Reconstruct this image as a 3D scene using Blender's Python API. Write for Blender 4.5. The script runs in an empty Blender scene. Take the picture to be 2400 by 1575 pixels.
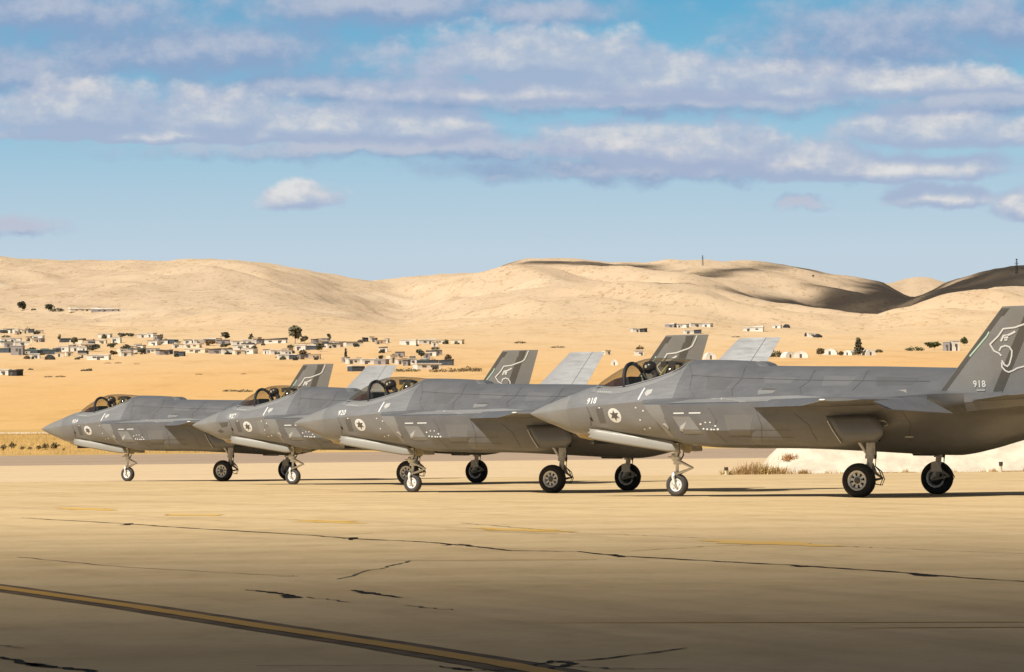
import bpy, bmesh, math, random
from mathutils import Vector, Matrix, noise
from mathutils.bvhtree import BVHTree

rnd = random.Random(7)
scene = bpy.context.scene
COL = scene.collection
R = math.radians

# ------------------------------------------------------------------ camera, sky, sun, exposure
FPX, VH, HCAM, ROLL = 9833.3, 1031.9, 1.453, -0.0104      # focal length in photo pixels, horizon row, eye height, roll
cam_data = bpy.data.cameras.new('camera')
cam_data.sensor_fit = 'HORIZONTAL'
cam_data.sensor_width = 36.0
cam_data.lens = 36.0 * FPX / 2400.0
cam_data.shift_y = (VH - 787.5) / 2400.0
cam_data.clip_start = 0.5
cam_data.clip_end = 60000.0
cam = bpy.data.objects.new('camera', cam_data)
COL.objects.link(cam)
cam.matrix_world = Matrix.Translation((0, 0, HCAM)) @ Matrix.Rotation(R(90), 4, 'X') @ Matrix.Rotation(ROLL, 4, 'Z')
scene.camera = cam

HEAD = R(-61.33)                                            # heading of the parked row, from straight ahead
HD = Vector((math.sin(HEAD), math.cos(HEAD), 0))
LEFT = Vector((-math.cos(HEAD), math.sin(HEAD), 0))
SUN_EL = R(46)
SUN_H = Vector((-0.74, -0.67, 0)).normalized()
SUN = Vector((SUN_H.x * math.cos(SUN_EL), SUN_H.y * math.cos(SUN_EL), math.sin(SUN_EL)))

sun_data = bpy.data.lights.new('sun', 'SUN')
sun_data.energy = 5.0
sun_data.angle = R(0.53)
sun_data.color = (1.0, 0.955, 0.885)
sun = bpy.data.objects.new('sun', sun_data)
COL.objects.link(sun)
sun.matrix_world = SUN.to_track_quat('Z', 'Y').to_matrix().to_4x4()

scene.view_settings.view_transform = 'Standard'
scene.view_settings.look = 'None'
scene.view_settings.exposure = 0.13
scene.view_settings.gamma = 1.0
scene.view_settings.use_curve_mapping = False


class NT:
    """small node-tree helper"""
    def __init__(self, tree):
        self.t = tree
        self.n = tree.nodes
        self.l = tree.links

    def node(self, kind, **kw):
        n = self.n.new(kind)
        for k, v in kw.items():
            setattr(n, k, v)
        return n

    def put(self, sock, v):
        if hasattr(v, 'is_output'):
            self.l.new(v, sock)
        elif v is not None:
            if isinstance(v, (tuple, list)) and sock.type == 'RGBA' and len(v) == 3:
                v = (*v, 1)
            sock.default_value = v

    def math(self, op, a, b=None, c=None, clamp=False):
        n = self.node('ShaderNodeMath', operation=op, use_clamp=clamp)
        for i, v in enumerate((a, b, c)):
            if v is not None:
                self.put(n.inputs[i], v)
        return n.outputs[0]

    def vmath(self, op, a, b=None):
        n = self.node('ShaderNodeVectorMath', operation=op)
        self.put(n.inputs[0], a)
        if b is not None:
            self.put(n.inputs[1], b)
        return n.outputs['Value'] if op in ('LENGTH', 'DOT_PRODUCT') else n.outputs[0]

    def noise(self, vec, scale, detail=4, rough=0.55, dist=0.0):
        n = self.node('ShaderNodeTexNoise')
        self.put(n.inputs['Vector'], vec)
        n.inputs['Scale'].default_value = scale
        n.inputs['Detail'].default_value = detail
        n.inputs['Roughness'].default_value = rough
        n.inputs['Distortion'].default_value = dist
        return n

    def ramp(self, fac, stops, mode='LINEAR'):
        n = self.node('ShaderNodeValToRGB')
        n.color_ramp.interpolation = mode
        els = n.color_ramp.elements
        while len(els) < len(stops):
            els.new(0.5)
        for e, (p, c) in zip(els, stops):
            e.position = p
            e.color = (*c, 1) if len(c) == 3 else c
        self.put(n.inputs[0], fac)
        return n.outputs[0]

    def mix(self, fac, a, b, blend='MIX'):
        n = self.node('ShaderNodeMix', data_type='RGBA', blend_type=blend)
        self.put(n.inputs[0], fac)
        self.put(n.inputs[6], a)
        self.put(n.inputs[7], b)
        return n.outputs[2]

    def smooth(self, v, lo, hi, a=0.0, b=1.0):
        n = self.node('ShaderNodeMapRange', interpolation_type='SMOOTHSTEP')
        self.put(n.inputs[0], v)
        for i, x in enumerate((lo, hi, a, b)):
            n.inputs[1 + i].default_value = x
        return n.outputs[0]

    def scaled(self, vec, s):
        return self.vmath('MULTIPLY', vec, s)


# ---- sky: Nishita base, deeper blue with height, cumulus drawn in direction space in view, dim warm cloud elsewhere
world = bpy.data.worlds.new('World')
scene.world = world
world.use_nodes = True
wt = NT(world.node_tree)
wt.n.clear()


def cloud_group(name, ellipses, seed, warp, fray, grow, flat):
    """node group: (azimuth, elevation) in hundredths of a photo pixel -> cloud density"""
    g = bpy.data.node_groups.new(name, 'ShaderNodeTree')
    g.interface.new_socket('P', in_out='INPUT', socket_type='NodeSocketVector')
    g.interface.new_socket('D', in_out='OUTPUT', socket_type='NodeSocketFloat')
    t = NT(g)
    gi = t.node('NodeGroupInput').outputs[0]
    go = t.node('NodeGroupOutput')
    p = t.vmath('ADD', gi, (seed, seed * 1.7, 0))
    n1 = t.noise(t.scaled(p, (0.8, 1.1, 1)), 1.0, 5, 0.6)
    off = t.scaled(t.vmath('SUBTRACT', n1.outputs['Color'], (0.5, 0.5, 0.5)), (warp * 2, warp, 0))
    q = t.vmath('ADD', gi, off)
    best = None
    for cx, cy, hw, hh in ellipses:
        d = t.vmath('SUBTRACT', q, (cx / 100, cy / 100, 0))
        d = t.vmath('MAXIMUM', d, t.scaled(d, (1, flat, 1)))
        d = t.vmath('LENGTH', t.scaled(d, (grow / hw, grow / hh, 0)))
        best = d if best is None else t.math('SMOOTH_MIN', best, d, 0.25)
    n2 = t.noise(t.scaled(p, (0.85, 1.15, 1)), 1.15, 7, 0.53)
    f = t.math('MULTIPLY', t.math('SUBTRACT', n2.outputs[0], 0.5), fray)
    t.l.new(t.math('ADD', t.math('SUBTRACT', 1.0, best), f), go.inputs[0])
    return g


CUMULUS = [(1250, 150, 360, 85), (1560, 200, 400, 85), (1330, 225, 560, 45), (1850, 225, 140, 40),
           (190, 275, 210, 85), (505, 290, 240, 78), (760, 305, 260, 58), (985, 315, 200, 58), (420, 325, 480, 30),
           (1450, 345, 190, 62), (1640, 365, 260, 80), (1880, 390, 240, 68), (2060, 405, 360, 44), (2200, 320, 250, 66),
           (2120, 205, 320, 48), (712, 472, 100, 48), (2205, 470, 125, 42), (2400, 500, 70, 60)]
VEIL = [(130, 40, 420, 95), (420, 130, 540, 110), (60, 180, 330, 80), (900, 22, 520, 70), (1250, 30, 260, 50), (2080, 100, 380, 115),
        (2340, 60, 190, 80), (1500, 395, 560, 40), (1000, 350, 700, 36), (1960, 160, 240, 60), (700, 210, 380, 50),
        (50, 535, 120, 30), (1890, 482, 70, 22),
        (1000, 230, 340, 60), (2280, 240, 280, 50), (1500, 240, 700, 40)]
gc = cloud_group('cumulus_density', CUMULUS, 3.1, 0.42, 0.92, 72, 1.9)
gv = cloud_group('veil_density', VEIL, 9.4, 0.9, 0.9, 74, 1.2)

tc = wt.node('ShaderNodeTexCoord').outputs['Generated']
sep = wt.node('ShaderNodeSeparateXYZ')
wt.l.new(tc, sep.inputs[0])
sx, sy, sz = sep.outputs
az = wt.math('ARCTAN2', sx, sy)
el = wt.math('ARCSINE', sz)
U = wt.math('ADD', wt.math('MULTIPLY', az, FPX / 100), 12.0)
V = wt.math('SUBTRACT', wt.math('ADD', VH / 100, wt.math('MULTIPLY', az, ROLL * FPX / 100)), wt.math('MULTIPLY', el, FPX / 100))
cmb = wt.node('ShaderNodeCombineXYZ')
wt.put(cmb.inputs[0], U)
wt.put(cmb.inputs[1], V)
P = cmb.outputs[0]


def dens(group, off):
    n = wt.node('ShaderNodeGroup')
    n.node_tree = group
    wt.put(n.inputs[0], wt.vmath('ADD', P, off))
    return n.outputs[0]


c0, c1 = dens(gc, (0, 0, 0)), dens(gc, (-0.14, -0.42, 0))
v0, v1 = dens(gv, (0, 0, 0)), dens(gv, (-0.2, -0.4, 0))
# dimmer, warmer cloud over the unseen dome, toned to set the fill light
plane = wt.node('ShaderNodeCombineXYZ')
zz = wt.math('MAXIMUM', sz, 0.06)
wt.put(plane.inputs[0], wt.math('DIVIDE', sx, zz))
wt.put(plane.inputs[1], wt.math('DIVIDE', sy, zz))
rest = wt.noise(plane.outputs[0], 0.9, 7, 0.6).outputs[0]
rest_a = wt.math('MULTIPLY', wt.smooth(rest, 0.40, 0.56), wt.smooth(sz, 0.112, 0.17))

sky = wt.node('ShaderNodeTexSky', sky_type='NISHITA')
sky.sun_disc = False
sky.sun_elevation = SUN_EL
sky.sun_rotation = math.atan2(SUN_H.x, SUN_H.y)
sky.air_density = 1.0
sky.dust_density = 0.6
sky.ozone_density = 1.5
SKY_STRENGTH = 0.089
tint = wt.ramp(wt.math('MULTIPLY', wt.math('MAXIMUM', sz, 0.0), 2.0), [(0.0, (0.62, 0.74, 0.84)), (0.088, (0.60, 0.735, 0.86)), (0.128, (0.43, 0.66, 0.83)), (0.170, (0.22, 0.55, 0.78)), (0.215, (0.09, 0.43, 0.70)), (0.4, (0.05, 0.21, 0.37)), (1.0, (0.03, 0.075, 0.14))])
blue = wt.mix(0.90, sky.outputs[0], wt.scaled(tint, (9, 9, 9)))
ca = wt.smooth(c0, 0.10, 0.46)
va = wt.math('MULTIPLY', wt.smooth(v0, 0.0, 0.8), 0.86)
bil = wt.noise(wt.scaled(P, (1.0, 1.4, 1)), 2.1, 6, 0.62).outputs[0]
cl = wt.smooth(wt.math('ADD', wt.math('SUBTRACT', c0, c1), wt.math('MULTIPLY', wt.math('SUBTRACT', bil, 0.5), 0.75)), -0.18, 0.80)
vl = wt.smooth(wt.math('ADD', wt.math('SUBTRACT', v0, v1), wt.math('MULTIPLY', wt.math('SUBTRACT', bil, 0.5), 0.9)), -0.25, 0.7)
ccol = wt.ramp(cl, [(0.0, (0.43, 0.52, 0.71)), (0.5, (0.57, 0.625, 0.75)), (0.85, (0.76, 0.76, 0.79)), (1.0, (0.88, 0.86, 0.85))])
ccol = wt.scaled(ccol, (9.0, 9.0, 9.0))
vcol = wt.mix(vl, (2.75, 3.75, 5.75), (5.2, 5.5, 6.6))
out = wt.mix(wt.math('MULTIPLY', rest_a, 0.85), blue, wt.mix(wt.smooth(rest, 0.55, 0.8), (2.1, 1.72, 1.4), (1.05, 0.85, 0.72)))
out = wt.mix(va, out, vcol)
out = wt.mix(wt.math('MULTIPLY', ca, 0.88), out, ccol)
bg = wt.node('ShaderNodeBackground')
wt.put(bg.inputs[0], out)
bg.inputs[1].default_value = SKY_STRENGTH
world.cycles.sampling_method = 'NONE'
scene.cycles.max_bounces = 6
scene.cycles.diffuse_bounces = 3
wo = wt.node('ShaderNodeOutputWorld')
wt.l.new(bg.outputs[0], wo.inputs[0])

# ------------------------------------------------------------------ helpers
MATS = {}


def mat(name, color, rough=0.6, metal=0.0, var=0.0, scale=3.0, coords='Object', spec=0.5, stretch=None, col2=None, bump=0.0, bscale=None):
    if name in MATS:
        return MATS[name]
    m = bpy.data.materials.new(name)
    m.use_nodes = True
    t = NT(m.node_tree)
    b = t.n['Principled BSDF']
    b.inputs['Roughness'].default_value = rough
    b.inputs['Metallic'].default_value = metal
    b.inputs['Specular IOR Level'].default_value = spec
    if var or col2 or bump:
        co = t.node('ShaderNodeTexCoord').outputs[coords]
        if stretch:
            co = t.scaled(co, stretch)
        n = t.noise(co, scale, 6, 0.6)
        f = t.smooth(n.outputs[0], 0.32, 0.68)
        a = tuple(max(0, c * (1 - var)) for c in color)
        c2 = col2 or tuple(min(1, c * (1 + var)) for c in color)
        t.put(b.inputs['Base Color'], t.mix(f, a, c2))
        rr = t.smooth(n.outputs[0], 0.3, 0.7, max(0, rough - 0.08), min(1, rough + 0.08))
        t.put(b.inputs['Roughness'], rr)
        if bump:
            nb = t.noise(co, bscale or scale * 6, 4, 0.6)
            bn = t.node('ShaderNodeBump')
            bn.inputs['Strength'].default_value = bump
            bn.inputs['Distance'].default_value = 0.02
            t.put(bn.inputs['Height'], nb.outputs[0])
            t.put(b.inputs['Normal'], bn.outputs[0])
    else:
        t.put(b.inputs['Base Color'], color)
    MATS[name] = m
    return m


def mesh_obj(name, verts, faces, material, parent=None, smooth=False, angle=None):
    me = bpy.data.meshes.new(name)
    me.from_pydata([tuple(v) for v in verts], [], faces)
    me.update()
    if material:
        me.materials.append(material)
    if smooth:
        me.polygons.foreach_set('use_smooth', [True] * len(me.polygons))
        if angle:
            me.set_sharp_from_angle(angle=R(angle))
    o = bpy.data.objects.new(name, me)
    COL.objects.link(o)
    if parent:
        o.parent = parent
    return o


def tag(o, label=None, cat=None, group=None, kind=None):
    for k, v in (('label', label), ('category', cat), ('group', group), ('kind', kind)):
        if v:
            o[k] = v
    return o


def empty(name, loc=(0, 0, 0), rz=0.0):
    o = bpy.data.objects.new(name, None)
    COL.objects.link(o)
    o.location = loc
    o.rotation_euler = (0, 0, rz)
    o.empty_display_size = 0.3
    return o


def copy_tree(o, parent=None):
    c = o.copy()
    COL.objects.link(c)
    c.parent = parent
    for ch in list(o.children):
        copy_tree(ch, c)
    return c


class MB:
    """collects simple solids into one mesh"""
    def __init__(self):
        self.v, self.f = [], []

    def add(self, vs, fs):
        k = len(self.v)
        self.v += [Vector(p) for p in vs]
        self.f += [tuple(i + k for i in f) for f in fs]

    def box(self, c, s, rot=None):
        c, h = Vector(c), [x / 2 for x in s]
        vs = [Vector((x * h[0], y * h[1], z * h[2])) for x in (-1, 1) for y in (-1, 1) for z in (-1, 1)]
        if rot:
            vs = [rot @ p for p in vs]
        self.add([c + p for p in vs], [(0, 1, 3, 2), (4, 6, 7, 5), (0, 4, 5, 1), (2, 3, 7, 6), (0, 2, 6, 4), (1, 5, 7, 3)])

    def tube(self, pts, r, n=10, cap=True):
        pts = [Vector(p) for p in pts]
        rs = r if isinstance(r, (list, tuple)) else [r] * len(pts)
        rings = []
        for i, p in enumerate(pts):
            d = (pts[min(i + 1, len(pts) - 1)] - pts[max(i - 1, 0)]).normalized()
            a = d.cross(Vector((0, 0, 1)))
            a = d.cross(Vector((1, 0, 0))) if a.length < 0.05 else a
            a.normalize()
            b = d.cross(a)
            rings.append([p + (a * math.cos(2 * math.pi * k / n) + b * math.sin(2 * math.pi * k / n)) * rs[i] for k in range(n)])
        fs = [(i * n + k, i * n + (k + 1) % n, (i + 1) * n + (k + 1) % n, (i + 1) * n + k) for i in range(len(pts) - 1) for k in range(n)]
        vs = [q for ring in rings for q in ring]
        if cap:
            fs += [tuple(range(n))[::-1], tuple((len(pts) - 1) * n + k for k in range(n))]
        self.add(vs, fs)

    def lathe(self, prof, c, axis='Y', n=36, closed=False):
        """prof: (offset along axis, radius)"""
        c = Vector(c)
        vs = []
        for h, r in prof:
            for k in range(n):
                a = 2 * math.pi * k / n
                vs.append(c + (Vector((r * math.cos(a), h, r * math.sin(a))) if axis == 'Y' else Vector((r * math.cos(a), r * math.sin(a), h)) if axis == 'Z' else Vector((h, r * math.cos(a), r * math.sin(a)))))
        m = len(prof)
        rng = range(m if closed else m - 1)
        self.add(vs, [(i * n + k, i * n + (k + 1) % n, ((i + 1) % m) * n + (k + 1) % n, ((i + 1) % m) * n + k) for i in rng for k in range(n)])

    def plate(self, poly, thick):
        """poly: 3-D outline, given thickness along its normal"""
        poly = [Vector(p) for p in poly]
        nrm = Vector((0, 0, 0))
        for i in range(len(poly)):
            nrm += poly[i - 1].cross(poly[i])
        nrm.normalize()
        n = len(poly)
        self.add([p + nrm * thick / 2 for p in poly] + [p - nrm * thick / 2 for p in poly],
                 [tuple(range(n)), tuple(range(2 * n - 1, n - 1, -1))] + [(i, i + n, (i + 1) % n + n, (i + 1) % n) for i in range(n)])

    def build(self, name, material, parent=None, smooth=False, angle=40):
        o = mesh_obj(name, self.v, self.f, material, parent, smooth, angle if smooth else None)
        bm = bmesh.new()
        bm.from_mesh(o.data)
        bmesh.ops.recalc_face_normals(bm, faces=bm.faces)
        bm.to_mesh(o.data)
        bm.free()
        return o


def pchip(xs, ys):
    n = len(xs)
    h = [xs[i + 1] - xs[i] for i in range(n - 1)]
    d = [(ys[i + 1] - ys[i]) / h[i] for i in range(n - 1)]
    m = [0.0] * n
    m[0], m[-1] = d[0], d[-1]
    for i in range(1, n - 1):
        if d[i - 1] * d[i] > 0:
            w1, w2 = 2 * h[i] + h[i - 1], h[i] + 2 * h[i - 1]
            m[i] = (w1 + w2) / (w1 / d[i - 1] + w2 / d[i])

    def f(x):
        if x <= xs[0]:
            return ys[0]
        if x >= xs[-1]:
            return ys[-1]
        lo, hi = 0, n - 1
        while hi - lo > 1:
            k = (lo + hi) // 2
            if xs[k] <= x:
                lo = k
            else:
                hi = k
        t = (x - xs[lo]) / h[lo]
        return ((2 * t ** 3 - 3 * t ** 2 + 1) * ys[lo] + (t ** 3 - 2 * t ** 2 + t) * h[lo] * m[lo]
                + (-2 * t ** 3 + 3 * t ** 2) * ys[lo + 1] + (t ** 3 - t ** 2) * h[lo] * m[lo + 1])
    return f


def lerp_list(pts):
    xs, ys = [p[0] for p in pts], [p[1] for p in pts]
    return pchip(xs, ys)


# ------------------------------------------------------------------ terrain
UND = lerp_list([(0, 0), (70, 0.0), (88, 0.033), (104, 0.03), (116, -0.045), (127, -0.05), (138, 0.005), (150, 0.011), (170, 0.006), (260, 0)])


def pix(u, v, D):
    """point at forward distance D seen at photo pixel (u, v)"""
    du, dv = u - 1200, v - VH
    a = du * math.cos(ROLL) + dv * math.sin(ROLL)
    b = -du * math.sin(ROLL) + dv * math.cos(ROLL)
    return Vector((a / FPX * D, D, HCAM - b / FPX * D))


def row_of_horizon(u):
    return VH + (u - 1200) * ROLL


SKYLINE = lerp_list([(0, 617), (100, 616), (250, 620), (480, 622), (600, 630), (760, 650), (860, 661), (910, 660), (1000, 650), (1040, 645), (1130, 644), (1200, 621),
                     (1270, 608), (1380, 611), (1450, 619), (1500, 622), (1640, 617), (1750, 618), (1850, 628), (1950, 643), (2060, 661), (2100, 684), (2140, 703),
                     (2180, 689), (2230, 665), (2290, 650), (2400, 635), (2600, 612), (3000, 640)])
FRONT = lerp_list([(0, 706), (300, 700), (600, 706), (800, 728), (930, 752), (1000, 738), (1100, 706), (1200, 684), (1290, 672), (1450, 668), (1600, 668), (1700, 686), (1850, 718),
                   (1950, 736), (2045, 750), (2100, 737), (2200, 704), (2300, 683), (2345, 674), (2420, 676), (2600, 690), (3000, 700)])
DIP = lerp_list([(0, -60), (700, -45), (900, -8), (1000, 6), (1300, 4), (1600, 2), (1750, 8), (2050, 10), (2400, 8), (3000, 8)])


def fold(u):
    if -600 < u < 2900:
        return u if u >= 0 else -u
    return abs(((u + 5800) % 5800) - 2900)


def terrain_z(x, y):
    D = math.hypot(x, y) if y <= 0 else max(y, math.hypot(x, y) * 0.6)
    a = math.atan2(x, y)
    u = 1200 + FPX * a
    uf = fold(u)
    vh = row_of_horizon(min(max(u, -600), 3000))
    if D < 270:
        return UND(D) if y > 0 else 0.0
    fade = max(0.0, min(1.0, (3.0 - abs(a)) / 1.0))
    e = lambda v, d: HCAM + (vh - v) * d / FPX
    zA, zB = e(FRONT(uf), 2900), e(SKYLINE(uf), 4300)
    zdip = e(FRONT(uf) + DIP(uf), 3350)
    knots = [(270, 0), (300, 0.02), (450, 0.45), (560, 2.6), (620, 3.3), (900, 10.5), (1300, 24.5), (1900, 50 - 3 * max(0.0, min(1.0, (uf - 900) / 700))),
             (2300, 50 + (zA - 50) * 0.38), (2900, zA), (3350, zdip), (4300, zB), (4800, zB - 40), (7600, e(657, 7600)), (12000, e(720, 12000)), (30000, 90)]
    z = pchip([k[0] for k in knots], [k[1] for k in knots])(D) * fade
    w = max(0.0, min(1.0, (D - 700) / 1500))
    if w > 0:
        z += w * 1.3 * noise.fractal(Vector((x / 190, y / 190, 1.3)), 1.0, 2.1, 5)
        g = noise.fractal(Vector((x / 55 + 3, y / 260, 7.7)), 0.9, 2.0, 4)
        z += max(0.0, min(1.0, (D - 2000) / 500)) * 2.4 * (abs(g) - 0.35)
        k = max(0.0, min(1.0, (D - 2100) / 350)) * max(0.25, min(1.0, abs(D - 4300) / 500)) * max(0.0, min(1.0, (abs(D - 2950) - 60) / 330))
        f = noise.fractal(Vector((x / 150 + 0.25 * y / 150, y / 620, 4.4)), 1.0, 2.0, 3)
        z += k * 21.0 * (abs(f) - 0.36)
    return z


def make_terrain():
    azs = [-math.pi + 0.02 + i * 0.1 for i in range(29)]
    azs = [a for a in azs if a < -0.2]
    a = -0.2
    while a < 0.2:
        azs.append(a)
        a += 0.00125
    azs += [0.2 + i * 0.1 for i in range(30) if 0.2 + i * 0.1 < math.pi]
    Ds = [0.3, 5, 20, 60, 90, 120, 150, 170, 200, 240, 270, 290, 320, 360, 400, 440, 480, 520, 560, 600, 650, 700, 760, 820, 900]
    d = 900
    while d < 4400:
        d += 12 if d < 2200 else 16
        Ds.append(d)
    Ds += [4600, 4800, 5200, 5800, 6500, 7000, 7600, 8500, 10000, 13000, 20000, 30000]
    vs, fs = [], []
    for D in Ds:
        for a in azs:
            x, y = D * math.tan(a) if abs(a) < 0.21 else D * math.sin(a), D if abs(a) < 0.21 else D * math.cos(a)
            vs.append((x, y, terrain_z(x, y) - (0.06 if D < 460 else 0)))
    n = len(azs)
    for i in range(len(Ds) - 1):
        for k in range(n - 1):
            fs.append((i * n + k, i * n + k + 1, (i + 1) * n + k + 1, (i + 1) * n + k))
    return vs, fs


def ground_hit(u, v, d0=300, d1=4400):
    D, step = d0, 6.0
    while D < d1:
        p = pix(u, v, D)
        if terrain_z(p.x, p.y) >= p.z:
            return Vector((p.x, p.y, terrain_z(p.x, p.y)))
        D += step
    p = pix(u, v, d1)
    return Vector((p.x, p.y, terrain_z(p.x, p.y)))


def terrain_material():
    m = bpy.data.materials.new('desert_ground')
    m.use_nodes = True
    t = NT(m.node_tree)
    b = t.n['Principled BSDF']
    b.inputs['Roughness'].default_value = 0.95
    b.inputs['Specular IOR Level'].default_value = 0.1
    co = t.node('ShaderNodeTexCoord').outputs['Object']
    s = t.node('ShaderNodeSeparateXYZ')
    t.l.new(co, s.inputs[0])
    big = t.noise(t.scaled(co, (1, 0.35, 1)), 0.006, 5, 0.6).outputs[0]
    fine = t.noise(t.scaled(co, (1, 0.3, 1)), 0.05, 6, 0.65).outputs[0]
    tiny = t.noise(t.scaled(co, (1, 0.22, 1)), 0.28, 4, 0.7).outputs[0]
    base = t.ramp(s.outputs[1], [(0.0, (0.66, 0.44, 0.215)), (1.0, (0.66, 0.44, 0.215))])
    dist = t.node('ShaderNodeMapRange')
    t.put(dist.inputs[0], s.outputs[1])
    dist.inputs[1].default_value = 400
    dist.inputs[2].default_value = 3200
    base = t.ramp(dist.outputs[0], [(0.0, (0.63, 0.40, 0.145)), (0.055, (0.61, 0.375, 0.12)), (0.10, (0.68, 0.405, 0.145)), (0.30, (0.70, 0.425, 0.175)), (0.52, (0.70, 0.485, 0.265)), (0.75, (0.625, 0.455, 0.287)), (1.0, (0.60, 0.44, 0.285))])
    base = t.mix(t.smooth(big, 0.35, 0.65, 0, 0.35), base, t.mix(0.5, base, (0.70, 0.56, 0.36)))
    base = t.mix(t.smooth(fine, 0.48, 0.72, 0, 0.55), base, t.scaled(base, (0.78, 0.72, 0.62)))
    # low desert scrub, too small and too far to stand apart
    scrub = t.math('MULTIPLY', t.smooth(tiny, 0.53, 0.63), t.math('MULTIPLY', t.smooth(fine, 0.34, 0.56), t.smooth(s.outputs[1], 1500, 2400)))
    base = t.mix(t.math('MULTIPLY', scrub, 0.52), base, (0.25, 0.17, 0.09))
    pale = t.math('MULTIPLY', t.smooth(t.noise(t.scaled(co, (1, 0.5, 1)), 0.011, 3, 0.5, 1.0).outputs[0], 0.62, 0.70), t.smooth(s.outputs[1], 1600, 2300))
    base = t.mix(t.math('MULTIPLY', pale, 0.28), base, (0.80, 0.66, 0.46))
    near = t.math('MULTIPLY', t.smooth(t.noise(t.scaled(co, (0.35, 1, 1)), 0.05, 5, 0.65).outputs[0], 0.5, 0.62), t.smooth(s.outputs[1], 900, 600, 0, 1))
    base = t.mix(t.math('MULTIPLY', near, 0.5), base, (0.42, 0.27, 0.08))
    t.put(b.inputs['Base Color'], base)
    bn = t.node('ShaderNodeBump')
    bn.inputs['Strength'].default_value = 0.3
    bn.inputs['Distance'].default_value = 3.0
    t.put(bn.inputs['Height'], fine)
    t.put(b.inputs['Normal'], bn.outputs[0])
    return m


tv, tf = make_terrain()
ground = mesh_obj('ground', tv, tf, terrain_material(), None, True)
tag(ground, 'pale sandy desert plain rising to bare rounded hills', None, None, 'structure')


def sheet(name, material, outline, dz, label, ny=40, nx=24):
    """paved sheet following the ground; outline(y) -> (x0, x1) between y0 and y1"""
    y0, y1, fx = outline
    vs, fs = [], []
    for j in range(ny + 1):
        y = y0 + (y1 - y0) * j / ny
        xa, xb = fx(y)
        for i in range(nx + 1):
            x = xa + (xb - xa) * i / nx
            vs.append((x, y, (terrain_z(0, y) if y > 0 else 0) + dz))
    for j in range(ny):
        for i in range(nx):
            k = j * (nx + 1) + i
            fs.append((k, k + 1, k + nx + 2, k + nx + 1))
    o = mesh_obj(name, vs, fs, material, None, True)
    return tag(o, label, None, None, 'structure')


def paving(name, c1_, c2_, c3_, sx_, sy_, stain=0.35):
    m = bpy.data.materials.new(name)
    m.use_nodes = True
    t = NT(m.node_tree)
    b = t.n['Principled BSDF']
    b.inputs['Specular IOR Level'].default_value = 0.25
    co = t.node('ShaderNodeTexCoord').outputs['Object']
    rot = t.node('ShaderNodeVectorRotate', rotation_type='Z_AXIS')
    t.put(rot.inputs['Vector'], co)
    rot.inputs['Angle'].default_value = R(-17)
    streak = t.noise(t.scaled(co, (sx_, sy_, 1)), 1.0, 6, 0.62, 0.3).outputs[0]
    run = t.noise(t.scaled(rot.outputs[0], (0.9, 0.045, 1)), 1.0, 4, 0.6).outputs[0]
    blot = t.noise(co, 0.23, 5, 0.6).outputs[0]
    grain = t.noise(co, 9.0, 6, 0.7).outputs[0]
    c = t.mix(t.smooth(streak, 0.3, 0.7), c1_, c2_)
    c = t.mix(t.smooth(run, 0.50, 0.72, 0, stain), c, c3_)
    c = t.mix(t.smooth(blot, 0.55, 0.72, 0, stain * 0.8), c, c3_)
    mid = t.noise(t.scaled(co, (1.0, 0.4, 1)), 1.3, 8, 0.72).outputs[0]
    spots_ = t.noise(t.scaled(co, (0.8, 0.3, 1)), 0.5, 3, 0.5).outputs[0]
    c = t.mix(t.smooth(mid, 0.45, 0.8, 0, 0.5), c, t.scaled(c, (0.60, 0.57, 0.52)))
    c = t.mix(t.smooth(mid, 0.5, 0.25, 0, 0.35), c, t.scaled(c, (1.22, 1.2, 1.16)))
    c = t.mix(t.smooth(spots_, 0.68, 0.76, 0, 0.35), c, t.scaled(c, (0.5, 0.46, 0.42)))
    c = t.mix(t.smooth(grain, 0.45, 0.75, 0, 0.35), c, t.scaled(c, (0.66, 0.64, 0.6)))
    t.put(b.inputs['Base Color'], c)
    t.put(b.inputs['Roughness'], t.smooth(blot, 0.3, 0.7, 0.72, 0.9))
    bn = t.node('ShaderNodeBump')
    bn.inputs['Strength'].default_value = 0.35
    bn.inputs['Distance'].default_value = 0.01
    t.put(bn.inputs['Height'], grain)
    t.put(b.inputs['Normal'], bn.outputs[0])
    return m


apron_edge = 166.0
apron = sheet('apron', paving('apron_concrete', (0.60, 0.425, 0.21), (0.70, 0.51, 0.27), (0.46, 0.315, 0.16), 0.05, 0.35, 0.5), (-60, apron_edge, lambda y: (-90, 90)), 0.0, 'sand-coloured concrete apron the jets stand on', 80, 4)
shoulder = sheet('shoulder', paving('pale_concrete', (0.69, 0.50, 0.285), (0.73, 0.54, 0.32), (0.61, 0.43, 0.24), 0.04, 0.12), (apron_edge, 299, lambda y: (-140, 140)), -0.012, 'pale concrete strip beyond the apron', 30, 4)
runway = sheet('runway', paving('old_asphalt', (0.40, 0.285, 0.19), (0.45, 0.325, 0.22), (0.36, 0.26, 0.18), 0.02, 0.05), (299.2, 440, lambda y: (-220, 220)), -0.02, 'faded mauve brown runway strip', 30, 4)
verge = sheet('dirt_road', paving('packed_sand', (0.72, 0.55, 0.36), (0.76, 0.59, 0.40), (0.64, 0.47, 0.29), 0.02, 0.05), (592, 622, lambda y: (-300, 300)), 0.08, 'pale packed sand track beyond the dry grass', 12, 4)

# markings and cracks on the apron -----------------------------------
def on_apron(u, v):
    p = pix(u, v, 1.0)
    t = HCAM / (HCAM - p.z)
    D = t
    for _ in range(3):
        D = (HCAM - UND(D)) / (HCAM - p.z)
    return Vector((p.x * D, D, UND(D)))


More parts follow.
